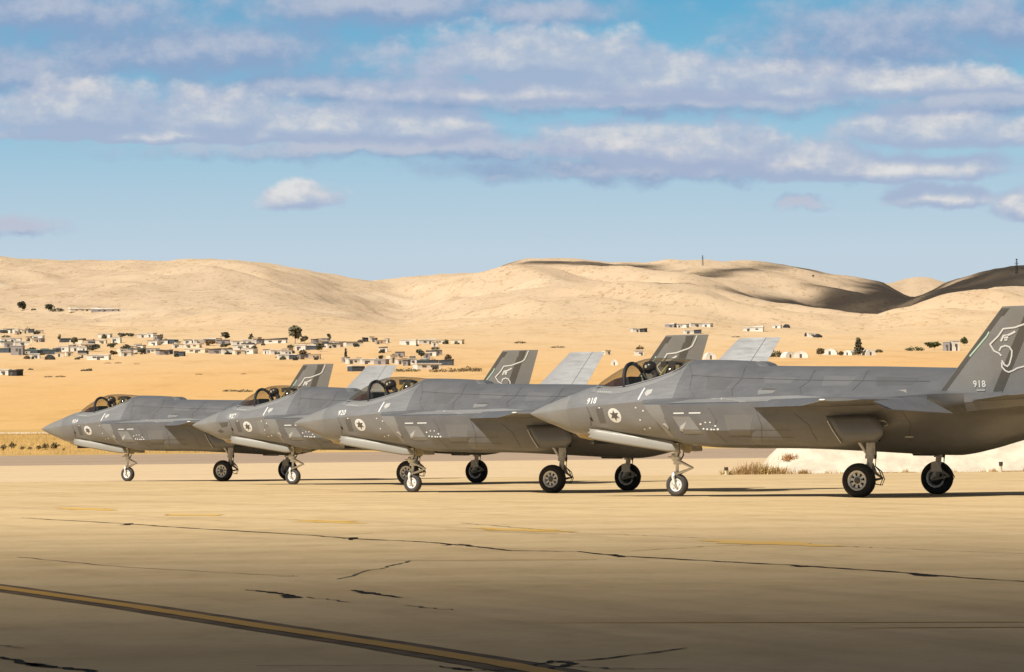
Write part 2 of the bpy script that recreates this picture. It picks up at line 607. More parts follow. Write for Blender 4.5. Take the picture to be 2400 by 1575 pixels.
def ribbon(name, pts, widths, material, dz, sub=6, jitter=0.0, parent=apron):
    pts = [Vector(p) for p in pts]
    fine, ws = [], []
    for i in range(len(pts) - 1):
        for k in range(sub):
            t = k / sub
            fine.append(pts[i].lerp(pts[i + 1], t))
            ws.append(widths[i] * (1 - t) + widths[i + 1] * t)
    fine.append(pts[-1])
    ws.append(widths[-1])
    vs, fs = [], []
    for i, p in enumerate(fine):
        d = fine[min(i + 1, len(fine) - 1)] - fine[max(i - 1, 0)]
        n = Vector((-d.y, d.x, 0)).normalized()
        j = Vector((rnd.uniform(-1, 1), rnd.uniform(-1, 1), 0)) * jitter if 0 < i < len(fine) - 1 else Vector()
        w = ws[i] * (1 + rnd.uniform(-0.5, 0.5) * (jitter > 0.02))
        for s in (-1, 1):
            q = p + j + n * w / 2 * s
            vs.append((q.x, q.y, UND(q.y) + dz))
    for i in range(len(fine) - 1):
        fs.append((2 * i, 2 * i + 1, 2 * i + 3, 2 * i + 2))
    return mesh_obj(name, vs, fs, material, parent)


m_yel = mat('worn_yellow_paint', (0.66, 0.34, 0.03), 0.8, scale=1.6, col2=(0.55, 0.31, 0.07), var=0.05)
m_yelf = mat('faded_yellow_paint', (0.78, 0.44, 0.06), 0.8, var=0.1, scale=1.2, col2=(0.66, 0.43, 0.14))
m_blk = mat('line_border_black', (0.17, 0.115, 0.065), 0.9, var=0.35, scale=2, spec=0.15)
m_tar = mat('crack_tar', (0.03, 0.021, 0.013), 0.9, spec=0.15)
m_thin = mat('hairline_crack', (0.13, 0.095, 0.06), 0.9)
line_px = [(-200, 1352), (0, 1378), (330, 1425), (620, 1470), (900, 1512), (1180, 1558), (1300, 1580), (1500, 1620)]
lp = [on_apron(*q) for q in line_px]
ribbon('line_border', lp, [0.52] * len(lp), m_blk, 0.004, 8, 0.006)
ribbon('yellow_line', lp, [0.21] * len(lp), m_yel, 0.008, 8, 0.008)
for u0, v0_, u1, v1_ in ((150, 1190, 265, 1197), (400, 1205, 510, 1209), (715, 1219, 840, 1227), (1110, 1237, 1330, 1247), (1660, 1266, 1960, 1281)):
    a, b = on_apron(u0, v0_), on_apron(u1, v1_)
    ribbon('yellow_dash', [a, a.lerp(b, 0.5), b], [0.3, 0.95, 0.3], m_yelf, 0.004, 6, 0.03)
for u0, u1, v in ((1290, 2440, 1458), (900, 1400, 1312), (2000, 2420, 1470)):
    a, b = on_apron(u0, v + 2), on_apron(u1, v)
    ribbon('faint_line', [a, a.lerp(b, 0.4), b], [0.05, 0.11, 0.11], m_yelf, 0.004, 8, 0.01)
CR = [([(50, 1214), (120, 1218), (300, 1228), (410, 1236), (700, 1253), (830, 1263), (1000, 1271), (1090, 1279), (1200, 1291), (1350, 1293), (1450, 1303), (1640, 1314), (1850, 1325), (2100, 1341), (2250, 1354), (2420, 1365)], 0.10),
      ([(1035, 1279), (1075, 1276), (1110, 1280)], 0.13), ([(805, 1263), (835, 1260), (822, 1266)], 0.16), ([(1435, 1300), (1462, 1306)], 0.2), ([(1870, 1327), (1885, 1329)], 0.22), ([(2130, 1344), (2165, 1350), (2200, 1352)], 0.16),
      ([(290, 1231), (308, 1227)], 0.2), ([(575, 1383), (640, 1389), (690, 1398)], 0.12), ([(668, 1395), (690, 1402)], 0.2), ([(830, 1384), (860, 1390), (940, 1401)], 0.14),
      ([(0, 1541), (75, 1559), (200, 1572), (260, 1592)], 0.10), ([(70, 1556), (95, 1562)], 0.16),
      ([(1030, 1562), (1100, 1572), (1280, 1572), (1340, 1556), (1300, 1550), (1250, 1562)], 0.07), ([(1290, 1552), (1400, 1547), (1610, 1520)], 0.07), ([(1330, 1560), (1420, 1568), (1620, 1569)], 0.05), ([(600, 1562), (1020, 1561)], 0.025)]
for pts, w in CR:
    g = [on_apron(*q) for q in pts]
    w *= 0.75
    ribbon('tar_crack', g, [w * 0.4] + [w] * (len(g) - 2) + [w * 0.4] if len(g) > 2 else [w] * len(g), m_tar, 0.006, 8, 0.03 if w < 0.2 else 0.05)
TH = [[(1080, 1226), (1200, 1236), (1345, 1249), (1500, 1255), (1660, 1262)], [(1960, 1280), (2100, 1286), (2400, 1298)], [(820, 1252), (1050, 1242), (1300, 1252), (1450, 1253)], [(1480, 1292), (1650, 1281), (1760, 1277)],
      [(0, 1194), (90, 1190), (150, 1190)], [(150, 1220), (330, 1212), (620, 1215), (860, 1226)], [(790, 1358), (900, 1330), (960, 1315)], [(650, 1352), (700, 1350)], [(1000, 1174), (1400, 1180), (1800, 1178)], [(40, 1306), (300, 1330), (700, 1352)],
      [(720, 1400), (820, 1412)], [(950, 1420), (1060, 1430)], [(1780, 1373), (1850, 1374)], [(0, 1513), (50, 1520)]]
for pts in TH:
    g = [on_apron(*q) for q in pts]
    ribbon('hairline_crack', g, [0.03] * len(g), m_thin, 0.005, 8, 0.05)

# ------------------------------------------------------------------ the jets
def body_mat(name, c, rough=0.5, var=0.10):
    """grey low-sheen aircraft coating: soft mottling, faint panel tone"""
    m = bpy.data.materials.new(name)
    m.use_nodes = True
    t = NT(m.node_tree)
    b = t.n['Principled BSDF']
    co = t.node('ShaderNodeTexCoord').outputs['Object']
    n1 = t.noise(co, 1.6, 5, 0.6).outputs[0]
    n2 = t.noise(t.scaled(co, (0.8, 3, 6)), 2.2, 6, 0.65).outputs[0]
    vor = t.node('ShaderNodeTexVoronoi', feature='F1', distance='CHEBYCHEV')
    t.put(vor.inputs['Vector'], t.scaled(co, (0.9, 1.2, 1.6)))
    vor.inputs['Scale'].default_value = 1.1
    cell = t.node('ShaderNodeSeparateColor')
    t.put(cell.inputs[0], vor.outputs['Color'])
    c0_ = tuple(x * (1 - var) for x in c)
    c1_ = tuple(x * (1 + var) for x in c)
    col = t.mix(t.smooth(n1, 0.3, 0.7), c0_, c1_)
    col = t.mix(t.smooth(n2, 0.5, 0.78, 0, 0.22), col, tuple(x * 0.72 for x in c))
    col = t.mix(t.math('MULTIPLY', cell.outputs[0], 0.15), col, tuple(min(1, x * 1.5) for x in c))
    t.put(b.inputs['Base Color'], col)
    t.put(b.inputs['Roughness'], t.smooth(n2, 0.3, 0.75, rough - 0.08, rough + 0.14))
    b.inputs['Metallic'].default_value = 0.15
    b.inputs['Specular IOR Level'].default_value = 0.6
    return m


M_BODY = body_mat('coating_grey', (0.142, 0.142, 0.144), 0.36)
M_FWD = body_mat('forward_grey', (0.202, 0.201, 0.199), 0.36, 0.06)
M_P1 = body_mat('patch_grey', (0.168, 0.167, 0.165), 0.36, 0.05)
M_P2 = body_mat('patch_dark_grey', (0.122, 0.121, 0.120), 0.38, 0.05)
M_RAD = body_mat('radome_grey', (0.228, 0.222, 0.208), 0.48, 0.05)
M_EDGE = body_mat('edge_band_grey', (0.100, 0.095, 0.084), 0.5, 0.06)
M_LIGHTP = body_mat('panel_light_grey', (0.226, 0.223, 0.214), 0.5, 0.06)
M_DOOR = body_mat('gear_door_grey', (0.30, 0.285, 0.245), 0.5, 0.05)
M_DARKP = body_mat('panel_dark_grey', (0.085, 0.078, 0.068), 0.5, 0.08)
M_WHITE = mat('white_gear_paint', (0.78, 0.75, 0.68), 0.35, var=0.06, scale=9)
M_GREY_GEAR = mat('gear_strut_grey', (0.40, 0.37, 0.32), 0.35, metal=0.3, var=0.2, scale=9)
M_TYRE = mat('tyre_rubber', (0.018, 0.016, 0.015), 0.8, var=0.3, scale=8)
M_TYRE2 = mat('nose_tyre_rubber', (0.055, 0.048, 0.042), 0.8, var=0.2, scale=8)
M_RIM = mat('rim_grey', (0.62, 0.61, 0.58), 0.35, metal=0.3, var=0.1, scale=12)
M_BLACK = mat('matt_black', (0.012, 0.012, 0.014), 0.7)
M_HOSE = mat('black_hose', (0.015, 0.015, 0.015), 0.5)
M_MARK = mat('marking_white', (0.72, 0.71, 0.67), 0.6)
M_MARKF = mat('marking_faded', (0.42, 0.41, 0.38), 0.6)
M_GREEN = mat('formation_light_green', (0.45, 0.62, 0.48), 0.4)
M_COCK = mat('cockpit_black', (0.025, 0.022, 0.028), 0.6, var=0.3, scale=6)
M_MAROON = mat('glareshield_cloth', (0.07, 0.035, 0.035), 0.85, var=0.3, scale=5)
M_STRAP = mat('olive_strap', (0.42, 0.38, 0.14), 0.8)
M_SEAT = mat('seat_cushion', (0.06, 0.05, 0.04), 0.8)
M_NOZ = mat('nozzle_metal', (0.12, 0.11, 0.10), 0.4, metal=0.8, var=0.2, scale=6)
M_TAN = mat('primer_tan', (0.30, 0.25, 0.15), 0.6, var=0.12, scale=8)
M_SHOE = mat('gold_window', (0.30, 0.22, 0.10), 0.2, metal=0.6)


def glass_mat():
    m = bpy.data.materials.new('canopy_glass')
    m.use_nodes = True
    t = NT(m.node_tree)
    t.n.clear()
    tr = t.node('ShaderNodeBsdfTransparent')
    tr.inputs[0].default_value = (0.84, 0.81, 0.73, 1)
    gl = t.node('ShaderNodeBsdfGlossy')
    gl.inputs['Color'].default_value = (0.74, 0.70, 0.58, 1)
    gl.inputs['Roughness'].default_value = 0.04
    fr = t.node('ShaderNodeLayerWeight')
    fr.inputs[0].default_value = 0.42
    fac = t.math('ADD', t.math('MULTIPLY', t.math('POWER', fr.outputs['Facing'], 1.5), 0.60), 0.045, clamp=True)
    mx = t.node('ShaderNodeMixShader')
    t.put(mx.inputs[0], fac)
    t.l.new(tr.outputs[0], mx.inputs[1])
    t.l.new(gl.outputs[0], mx.inputs[2])
    o = t.node('ShaderNodeOutputMaterial')
    t.l.new(mx.outputs[0], o.inputs[0])
    return m


M_GLASS = glass_mat()


def L(X, Y, Z):
    """metres aft of the nose, to the left, up -> local point of the jet"""
    return Vector((8.0 - X, Y, Z))


def spline(pts, k):
    out = []
    n = len(pts)
    for i in range(n - 1):
        p0, p1, p2, p3 = pts[max(i - 1, 0)], pts[i], pts[i + 1], pts[min(i + 2, n - 1)]
        for j in range(k):
            t = j / k
            out.append(tuple(0.5 * ((2 * b) + (-a + c) * t + (2 * a - 5 * b + 4 * c - d) * t * t + (-a + 3 * b - 3 * c + d) * t ** 3) for a, b, c, d in zip(p0, p1, p2, p3)))
    out.append(tuple(pts[-1]))
    return out


# half sections, top centre -> chine -> bottom centre
ST = [
    (0.00, [(0, 2.085), (0, 2.085), (0, 2.084), (0, 2.083), (0, 2.082)], [(0, 2.082), (0, 2.081), (0, 2.08), (0, 2.08)]),
    (0.12, [(0, 2.145), (.035, 2.138), (.06, 2.125), (.072, 2.105), (.08, 2.088)], [(.075, 2.065), (.06, 2.035), (.035, 2.02), (0, 2.015)]),
    (0.45, [(0, 2.285), (.10, 2.265), (.18, 2.215), (.225, 2.155), (.245, 2.105)], [(.225, 2.04), (.17, 1.95), (.09, 1.895), (0, 1.885)]),
    (0.90, [(0, 2.44), (.16, 2.41), (.29, 2.335), (.38, 2.24), (.42, 2.145)], [(.40, 2.03), (.32, 1.85), (.17, 1.745), (0, 1.72)]),
    (1.35, [(0, 2.58), (.22, 2.55), (.40, 2.46), (.53, 2.32), (.59, 2.185)], [(.545, 2.03), (.44, 1.80), (.26, 1.61), (0, 1.55)]),
    (1.90, [(0, 2.735), (.25, 2.71), (.47, 2.61), (.66, 2.42), (.75, 2.225)], [(.71, 2.04), (.59, 1.80), (.38, 1.58), (0, 1.47)]),
    (2.06, [(0, 2.74), (.24, 2.725), (.46, 2.63), (.69, 2.44), (.79, 2.235)], [(.74, 2.04), (.62, 1.80), (.42, 1.62), (0, 1.55)]),
    (2.20, [(0, 2.45), (.19, 2.50), (.40, 2.70), (.72, 2.45), (.82, 2.245)], [(.76, 2.04), (.64, 1.80), (.50, 1.665), (0, 1.63)]),
    (2.90, [(0, 2.25), (.40, 2.30), (.60, 2.695), (.88, 2.49), (1.00, 2.285)], [(.93, 2.02), (.79, 1.76), (.585, 1.575), (0, 1.54)]),
    (3.40, [(0, 2.25), (.44, 2.32), (.68, 2.775), (.95, 2.55), (1.09, 2.32)], [(1.01, 2.00), (.87, 1.71), (.60, 1.50), (0, 1.46)]),
    (3.90, [(0, 2.30), (.46, 2.45), (.71, 2.895), (1.01, 2.63), (1.18, 2.345)], [(1.09, 2.00), (.94, 1.68), (.61, 1.425), (0, 1.39)]),
    (4.35, [(0, 2.50), (.44, 2.70), (.64, 3.045), (1.05, 2.69), (1.27, 2.36)], [(1.16, 2.0), (1.02, 1.66), (.66, 1.37), (0, 1.33)]),
    (4.52, [(0, 3.20), (.30, 3.23), (.60, 3.09), (1.06, 2.71), (1.31, 2.365)], [(1.19, 2.02), (1.05, 1.65), (.72, 1.34), (0, 1.30)]),
    (4.64, [(0, 3.345), (.33, 3.285), (.66, 3.08), (1.07, 2.715), (1.34, 2.37)], [(1.26, 2.04), (1.12, 1.65), (.78, 1.30), (0, 1.25)]),
    (5.20, [(0, 3.335), (.40, 3.265), (.77, 3.04), (1.14, 2.71), (1.48, 2.375)], [(1.4, 2.04), (1.2, 1.65), (.85, 1.28), (0, 1.24)]),
    (6.00, [(0, 3.30), (.46, 3.23), (.88, 3.02), (1.30, 2.68), (1.72, 2.37)], [(1.66, 2.04), (1.5, 1.6), (1.05, 1.24), (0, 1.20)]),
    (6.42, [(0, 3.26), (.48, 3.19), (.93, 2.99), (1.38, 2.66), (1.84, 2.34)], [(1.80, 2.05), (1.7, 1.6), (1.25, 1.21), (0, 1.18)]),
    (6.60, [(0, 3.18), (.50, 3.13), (.96, 2.96), (1.42, 2.64), (1.90, 2.32)], [(1.86, 2.06), (1.77, 1.6), (1.32, 1.20), (0, 1.175)]),
    (7.25, [(0, 3.15), (.53, 3.10), (1.02, 2.93), (1.52, 2.60), (2.04, 2.235)], [(2.035, 2.06), (1.97, 1.6), (1.53, 1.20), (0, 1.165)]),
    (8.30, [(0, 3.125), (.57, 3.075), (1.10, 2.89), (1.62, 2.58), (2.07, 2.26)], [(2.06, 2.05), (2.0, 1.55), (1.58, 1.175), (0, 1.15)]),
    (9.50, [(0, 3.10), (.60, 3.05), (1.15, 2.87), (1.66, 2.58), (2.09, 2.30)], [(2.07, 2.03), (1.98, 1.5), (1.52, 1.12), (0, 1.08)]),
    (11.0, [(0, 3.05), (.60, 3.00), (1.15, 2.83), (1.65, 2.56), (2.12, 2.36)], [(1.95, 2.0), (1.70, 1.5), (1.05, 1.06), (0, .97)]),
    (11.6, [(0, 3.03), (.58, 2.98), (1.12, 2.80), (1.63, 2.53), (2.14, 2.39)], [(1.93, 2.02), (1.55, 1.52), (.93, 1.06), (0, .955)]),
    (12.2, [(0, 2.99), (.55, 2.94), (1.05, 2.76), (1.60, 2.50), (2.16, 2.40)], [(1.95, 2.06), (1.35, 1.64), (.84, 1.16), (0, 1.05)]),
    (13.0, [(0, 2.90), (.48, 2.84), (.90, 2.66), (1.40, 2.46), (2.16, 2.40)], [(2.02, 2.14), (1.12, 1.80), (.72, 1.36), (0, 1.25)]),
    (13.8, [(0, 2.76), (.42, 2.70), (.76, 2.52), (1.15, 2.43), (2.12, 2.39)], [(2.0, 2.18), (.96, 1.92), (.62, 1.54), (0, 1.46)]),
    (14.1, [(0, 2.70), (.38, 2.64), (.68, 2.47), (1.05, 2.42), (2.10, 2.39)], [(2.0, 2.2), (.90, 1.98), (.58, 1.62), (0, 1.55)]),
]
XS = [s[0] for s in ST]
NU, NL = 5, 5
CURVES = []
for side, n in ((1, NU), (2, NL)):
    for i in range(n):
        def pick(s):
            seq = s[1] if side == 1 else [s[1][-1]] + s[2]
            return seq[i]
        CURVES.append((side, i, pchip(XS, [pick(s)[0] for s in ST]), pchip(XS, [pick(s)[1] for s in ST])))


def half_section(X, k=4):
    up = [(c[2](X), c[3](X)) for c in CURVES if c[0] == 1]
    lo = [(c[2](X), c[3](X)) for c in CURVES if c[0] == 2]
    a = spline(up, k)
    b = spline(lo, k)
    return a + b[1:], len(a) - 1


def loft_fuselage(x0, x1, step, cap0=False, cap1=False):
    xs = [x0]
    while xs[-1] < x1 - 1e-6:
        xs.append(min(x1, xs[-1] + step))
    for s in XS:
        if x0 < s < x1 and min(abs(s - q) for q in xs) > 0.02:
            xs.append(s)
    xs.sort()
    vs, fs = [], []
    for X in xs:
        h, ci = half_section(X)
        ring = [(y, z) for y, z in h] + [(-y, z) for y, z in h[-2:0:-1]]
        vs += [L(X, y, z) for y, z in ring]
    n = len(ring)
    for i in range(len(xs) - 1):
        for k in range(n):
            fs.append((i * n + k, i * n + (k + 1) % n, (i + 1) * n + (k + 1) % n, (i + 1) * n + k))
    if cap1:
        fs.append(tuple((len(xs) - 1) * n + k for k in range(n)))
    return vs, fs


def clean(o, angle=28):
    bm = bmesh.new()
    bm.from_mesh(o.data)
    bmesh.ops.remove_doubles(bm, verts=bm.verts, dist=0.0008)
    bmesh.ops.dissolve_degenerate(bm, edges=bm.edges, dist=0.0005)
    bmesh.ops.recalc_face_normals(bm, faces=bm.faces)
    bm.to_mesh(o.data)
    bm.free()
    o.data.polygons.foreach_set('use_smooth', [True] * len(o.data.polygons))
    o.data.set_sharp_from_angle(angle=R(angle))
    return o


def ring_loft(rings, closed=True, sub=3, cap0=False, cap1=False):
    """rings: list of point lists; smooth (pchip) along the sequence, straight around"""
    n = len(rings[0])
    m = len(rings)
    ts = list(range(m))
    fine = []
    fns = [[pchip(ts, [rings[i][k][a] for i in range(m)]) for a in range(3)] for k in range(n)]
    q = [i / sub for i in range((m - 1) * sub + 1)]
    vs = [tuple(f(t) for f in fns[k]) for t in q for k in range(n)]
    fs = []
    kk = n if closed else n - 1
    for i in range(len(q) - 1):
        for k in range(kk):
            fs.append((i * n + k, i * n + (k + 1) % n, (i + 1) * n + (k + 1) % n, (i + 1) * n + k))
    if cap0:
        fs.append(tuple(range(n))[::-1])
    if cap1:
        fs.append(tuple((len(q) - 1) * n + k for k in range(n)))
    return vs, fs


def miter(pts, w):
    lft, rgt = [], []
    n = len(pts)
    for i, (x, z) in enumerate(pts):
        ds = []
        if i > 0:
            ds.append((x - pts[i - 1][0], z - pts[i - 1][1]))
        if i < n - 1:
            ds.append((pts[i + 1][0] - x, pts[i + 1][1] - z))
        ns = []
        for dx, dz in ds:
            d = math.hypot(dx, dz)
            ns.append((-dz / d, dx / d))
        mx, mz = sum(q[0] for q in ns), sum(q[1] for q in ns)
        d = math.hypot(mx, mz) or 1
        mx, mz = mx / d, mz / d
        c = max(0.5, mx * ns[0][0] + mz * ns[0][1])
        lft.append((x + mx * w / 2 / c, z + mz * w / 2 / c))
        rgt.append((x - mx * w / 2 / c, z - mz * w / 2 / c))
    return lft + rgt[::-1]


def make_jet():
    J = empty('fighter_jet')
    v, f = loft_fuselage(4.64, 14.1, 0.16, cap1=True)
    body = clean(mesh_obj('fuselage', v, f, M_BODY, J), 26)
    v, f = loft_fuselage(1.35, 4.642, 0.12)
    fwd = clean(mesh_obj('forward_fuselage', v, f, M_FWD, J), 26)
    v, f = loft_fuselage(0.0, 1.352, 0.07)
    rad = clean(mesh_obj('radome', v, f, M_RAD, J), 40)
    # ---- intakes
    lips = []
    for s in (1, -1):
        k = 2
        r0 = [(3.72, 1.12, 2.37), (3.90, 1.50, 2.33), (4.10, 1.86, 2.27), (4.14, 1.90, 2.25), (4.30, 1.895, 2.04), (4.52, 1.83, 1.78), (4.72, 1.62, 1.47), (4.83, 1.28, 1.335), (4.83, 0.75, 1.31)]
        r1 = [(5.0, 1.10, 2.46), (5.1, 1.55, 2.385), (5.25, 1.94, 2.25), (5.25, 1.99, 2.225), (5.25, 1.985, 2.0), (5.25, 1.92, 1.64), (5.25, 1.70, 1.345), (5.25, 1.32, 1.255), (5.25, 0.7, 1.24)]
        r2 = [(6.2, 1.1, 2.5), (6.2, 1.58, 2.40), (6.25, 1.98, 2.25), (6.25, 2.03, 2.222), (6.25, 2.025, 2.0), (6.25, 1.97, 1.60), (6.25, 1.70, 1.265), (6.25, 1.38, 1.185), (6.25, 0.7, 1.175)]
        r3 = [(7.5, 1.1, 2.5), (7.5, 1.6, 2.40), (7.5, 1.99, 2.255), (7.5, 2.03, 2.225), (7.5, 2.02, 2.0), (7.5, 1.95, 1.60), (7.5, 1.62, 1.235), (7.5, 1.38, 1.185), (7.5, 0.7, 1.18)]
        rings = [[L(x, y * s, z) for x, y, z in r] for r in (r0, r1, r2, r3)]
        rings = [[Vector(q) for q in r] for r in rings]
        v, f = ring_loft(rings, closed=False, sub=6)
        it = clean(mesh_obj('intake', v, f, M_BODY, J), 30)
        lips.append((v, f))
        cen = Vector((0, 0, 0))
        for q in rings[0]:
            cen += q / len(rings[0])
        inner0 = [q.lerp(cen, 0.05) for q in rings[0]]
        inner1 = [q.lerp(cen + Vector((-1.6, -0.3 * s, 0)), 0.35) + Vector((-1.4, 0, 0)) for q in rings[0]]
        v2, f2 = ring_loft([rings[0], inner0, inner1], closed=True, sub=2, cap1=True)
        clean(mesh_obj('intake_duct', v2, f2, M_DARKP, it), 30)
        # lighter edge band that follows the lip
        v3, f3 = ring_loft([[q + Vector((0, 0.006 * s, 0)) for q in rr[3:7]] for rr in (rings[0], [a.lerp(b, 0.42) for a, b in zip(rings[0], rings[1])])], closed=False, sub=3)
        clean(mesh_obj('lip_band', v3, f3, M_LIGHTP, it), 30)
    # surface to lay markings on
    tv_, tf_ = [], []
    for o in (body, fwd, rad):
        k = len(tv_)
        tv_ += [q.co.copy() for q in o.data.vertices]
        tf_ += [tuple(i + k for i in p.vertices) for p in o.data.polygons]
    for v, f in lips:
        k = len(tv_)
        tv_ += [Vector(q) for q in v]
        tf_ += [tuple(i + k for i in p) for p in f]
    bvh = BVHTree.FromPolygons(tv_, tf_)

    def onto(X, Z, lift=0.006):
        hit = bvh.ray_cast(L(X, 6, Z), Vector((0, -1, 0)))
        if hit[0] is None:
            return L(X, 1, Z)
        n = hit[1]
        n = n if n.y > 0 else -n
        return hit[0] + n * lift

    def decal(name, polys, material, lift=0.006, parent=J, maxlen=0.09):
        """polys: outlines in (X, Z) laid on the left side"""
        bm = bmesh.new()
        for poly in polys:
            bm.faces.new([bm.verts.new((x, 0, z)) for x, z in poly])
        bmesh.ops.triangulate(bm, faces=bm.faces)
        for _ in range(6):
            es = [e for e in bm.edges if e.calc_length() > maxlen]
            if not es:
                break
            bmesh.ops.subdivide_edges(bm, edges=es, cuts=1)
            bmesh.ops.triangulate(bm, faces=bm.faces)
        for q in bm.verts:
            q.co = onto(q.co.x, q.co.z, lift)
        me = bpy.data.meshes.new(name)
        bm.to_mesh(me)
        bm.free()
        me.materials.append(material)
        o = bpy.data.objects.new(name, me)
        COL.objects.link(o)
        o.parent = parent
        return o

    def strip(pts, w):
        """one mitred outline along a polyline"""
        ring, n = miter(pts, w), len(pts)
        return [[ring[i], ring[i + 1], ring[2 * n - 2 - i], ring[2 * n - 1 - i]] for i in range(n - 1)]

    def band(a, b):
        return [[a[i], a[i + 1], b[i + 1], b[i]] for i in range(len(a) - 1)]

    def disc(cx, cz, rx, rz, n=24, lean=0.0):
        return [(cx + rx * math.cos(2 * math.pi * k / n) + lean * math.sin(2 * math.pi * k / n), cz + rz * math.sin(2 * math.pi * k / n)) for k in range(n)]

    rr = decal('roundel', [disc(2.85, 2.005, 0.195, 0.178, 32, -0.03)], M_MARK, 0.005)
    def sp(k, q):
        a = math.pi / 2 + k * math.pi / 6
        return (2.85 + q * math.cos(a) * 1.06 - 0.02 * math.sin(a), 2.005 + q * math.sin(a) * 0.93)
    decal('star', [[sp(k, 0.066) for k in range(1, 12, 2)]] + [[sp(k - 1, 0.066), sp(k, 0.145), sp(k + 1, 0.066)] for k in range(0, 12, 2)], M_EDGE, 0.010, rr)
    decal('white_line', strip([(3.70, 2.665), (3.60, 2.375)], 0.042), M_MARK)
    decal('access_patch', [[(3.75, 2.54), (3.80, 2.615), (3.97, 2.63), (3.95, 2.53), (3.82, 2.455)]], M_MARKF, 0.006)
    for a, b in ((4.985, 5.275), (5.415, 5.735)):
        decal('white_bar', strip([(a, 2.03), (b, 2.03)], 0.028), M_MARK, 0.008)
    decal('intake_panel', [[(4.95, 1.955), (5.43, 1.945), (5.75, 1.53), (5.20, 1.535)]], M_LIGHTP, 0.004)
    decal('scuff', [[(5.11, 1.62), (5.15, 1.72), (5.33, 1.83), (5.27, 1.72), (5.18, 1.585)]], M_MARKF, 0.008)
    decal('scuff', [[(4.62, 1.78), (4.72, 1.80), (4.81, 1.70), (4.76, 1.64), (4.70, 1.74)]], M_MARKF, 0.010)
    for X, Z, r in ((5.714, 1.762, .022), (5.848, 1.80, .018), (5.976, 1.80, .018), (6.11, 1.714, .022), (6.172, 1.634, .025), (6.07, 1.628, .02), (5.997, 1.631, .022), (5.887, 1.637, .022), (5.788, 1.649, .022),
                    (3.52, 2.186, .02), (3.729, 2.108, .022), (3.60, 1.886, .022), (3.66, 1.664, .02), (3.83, 1.69, .022), (2.40, 2.20, .02)):
        decal('fastener', [disc(X, Z, r * 1.3, r, 8)], M_MARK, 0.009)
    decal('air_port', [[(2.05, 1.98), (2.12, 1.95), (2.13, 1.87), (2.06, 1.89)]], M_BLACK)
    for pl in ([(3.31, 2.148), (3.47, 1.93)], [(3.43, 1.80), (3.60, 1.56)], [(3.575, 1.718), (3.72, 1.717)], [(1.93, 2.60), (2.6, 2.535), (3.0, 2.55), (3.7, 2.72), (4.25, 2.93)]):
        decal('panel_seam', strip(pl, 0.014), M_LIGHTP, 0.005)
    decal('canopy_sill', band([(1.97, 2.69), (2.6, 2.665), (2.95, 2.67), (3.4, 2.745), (3.9, 2.865), (4.33, 3.0), (4.46, 3.09)], [(1.97, 2.60), (2.6, 2.53), (3.0, 2.545), (3.45, 2.63), (3.95, 2.77), (4.38, 2.93), (4.55, 3.05)]), M_LIGHTP, 0.004)
    for poly, m_ in (([(5.4, 2.93), (6.2, 2.88), (6.1, 2.58), (5.55, 2.60)], M_P2), ([(8.6, 2.88), (9.5, 2.85), (9.42, 2.62), (8.72, 2.62)], M_P1), ([(10.0, 2.83), (11.1, 2.79), (11.0, 2.62), (10.12, 2.62)], M_P2),
                     ([(6.35, 1.98), (7.12, 1.97), (7.0, 1.50), (6.45, 1.50)], M_P1), ([(2.28, 2.17), (2.5, 2.19), (2.52, 1.82), (2.32, 1.82)], M_P2), ([(7.0, 2.88), (7.9, 2.84), (7.82, 2.70), (7.1, 2.72)], M_P1)):
        decal('skin_panel', [poly], m_, 0.002, J, 0.06)
    for pl in ([(4.70, 3.22), (4.95, 2.95), (5.05, 2.62), (5.3, 2.42)], [(6.30, 3.15), (6.42, 2.85), (6.30, 2.6), (6.45, 2.42)], [(8.2, 3.02), (8.3, 2.75), (8.15, 2.6), (8.3, 2.45)], [(9.6, 3.0), (9.7, 2.75), (9.6, 2.5)], [(4.95, 2.95), (6.4, 2.86), (8.25, 2.78), (9.7, 2.74), (11.4, 2.70)],
               [(2.0, 2.24), (2.1, 1.98), (2.02, 1.75)], [(5.95, 2.15), (6.15, 1.85), (6.05, 1.6), (6.3, 1.32)], [(7.2, 2.1), (7.35, 1.7), (7.25, 1.3)], [(8.2, 2.0), (8.6, 1.7), (8.75, 1.3)], [(10.9, 2.1), (11.1, 1.7), (10.95, 1.3)]):
        decal('skin_seam', strip(pl, 0.011), M_EDGE, 0.007)
    for k in range(7):
        decal('name_letter', strip([(2.22 + k * 0.07, 2.597 - k * 0.003), (2.255 + k * 0.07, 2.595 - k * 0.003)], 0.032), M_MARKF, 0.006)
    decal('bay_seam', strip([(6.5, 1.62), (7.6, 1.60), (8.1, 1.59)], 0.012), M_EDGE, 0.004)
    decal('bay_seam', strip([(6.4, 1.45), (7.5, 1.43), (8.15, 1.42)], 0.012), M_EDGE, 0.004)
    decal('vent', [[(7.06, 2.54), (7.12, 2.595), (7.60, 2.585), (7.50, 2.47), (7.12, 2.44)]], M_LIGHTP, 0.006)
    decal('vent', [[(7.11, 2.56), (7.15, 2.592), (7.58, 2.583), (7.53, 2.54)]], M_EDGE, 0.010)
    decal('vent', [[(10.77, 2.49), (10.97, 2.51), (11.08, 2.42), (10.95, 2.46)]], M_DOOR, 0.008)
    decal('chine_sheen_band', band([(4.8, 2.275), (5.3, 2.35), (6.2, 2.385), (7.2, 2.39), (8.2, 2.41), (8.9, 2.36)], [(4.85, 2.262), (5.35, 2.268), (6.2, 2.268), (7.2, 2.272), (8.2, 2.295), (8.85, 2.33)]), M_LIGHTP, 0.009, J, 0.06)  # bright sheen of the chine shelf, painted as a lighter grey strip
    # dorsal fairing behind the cockpit
    mb = MB()
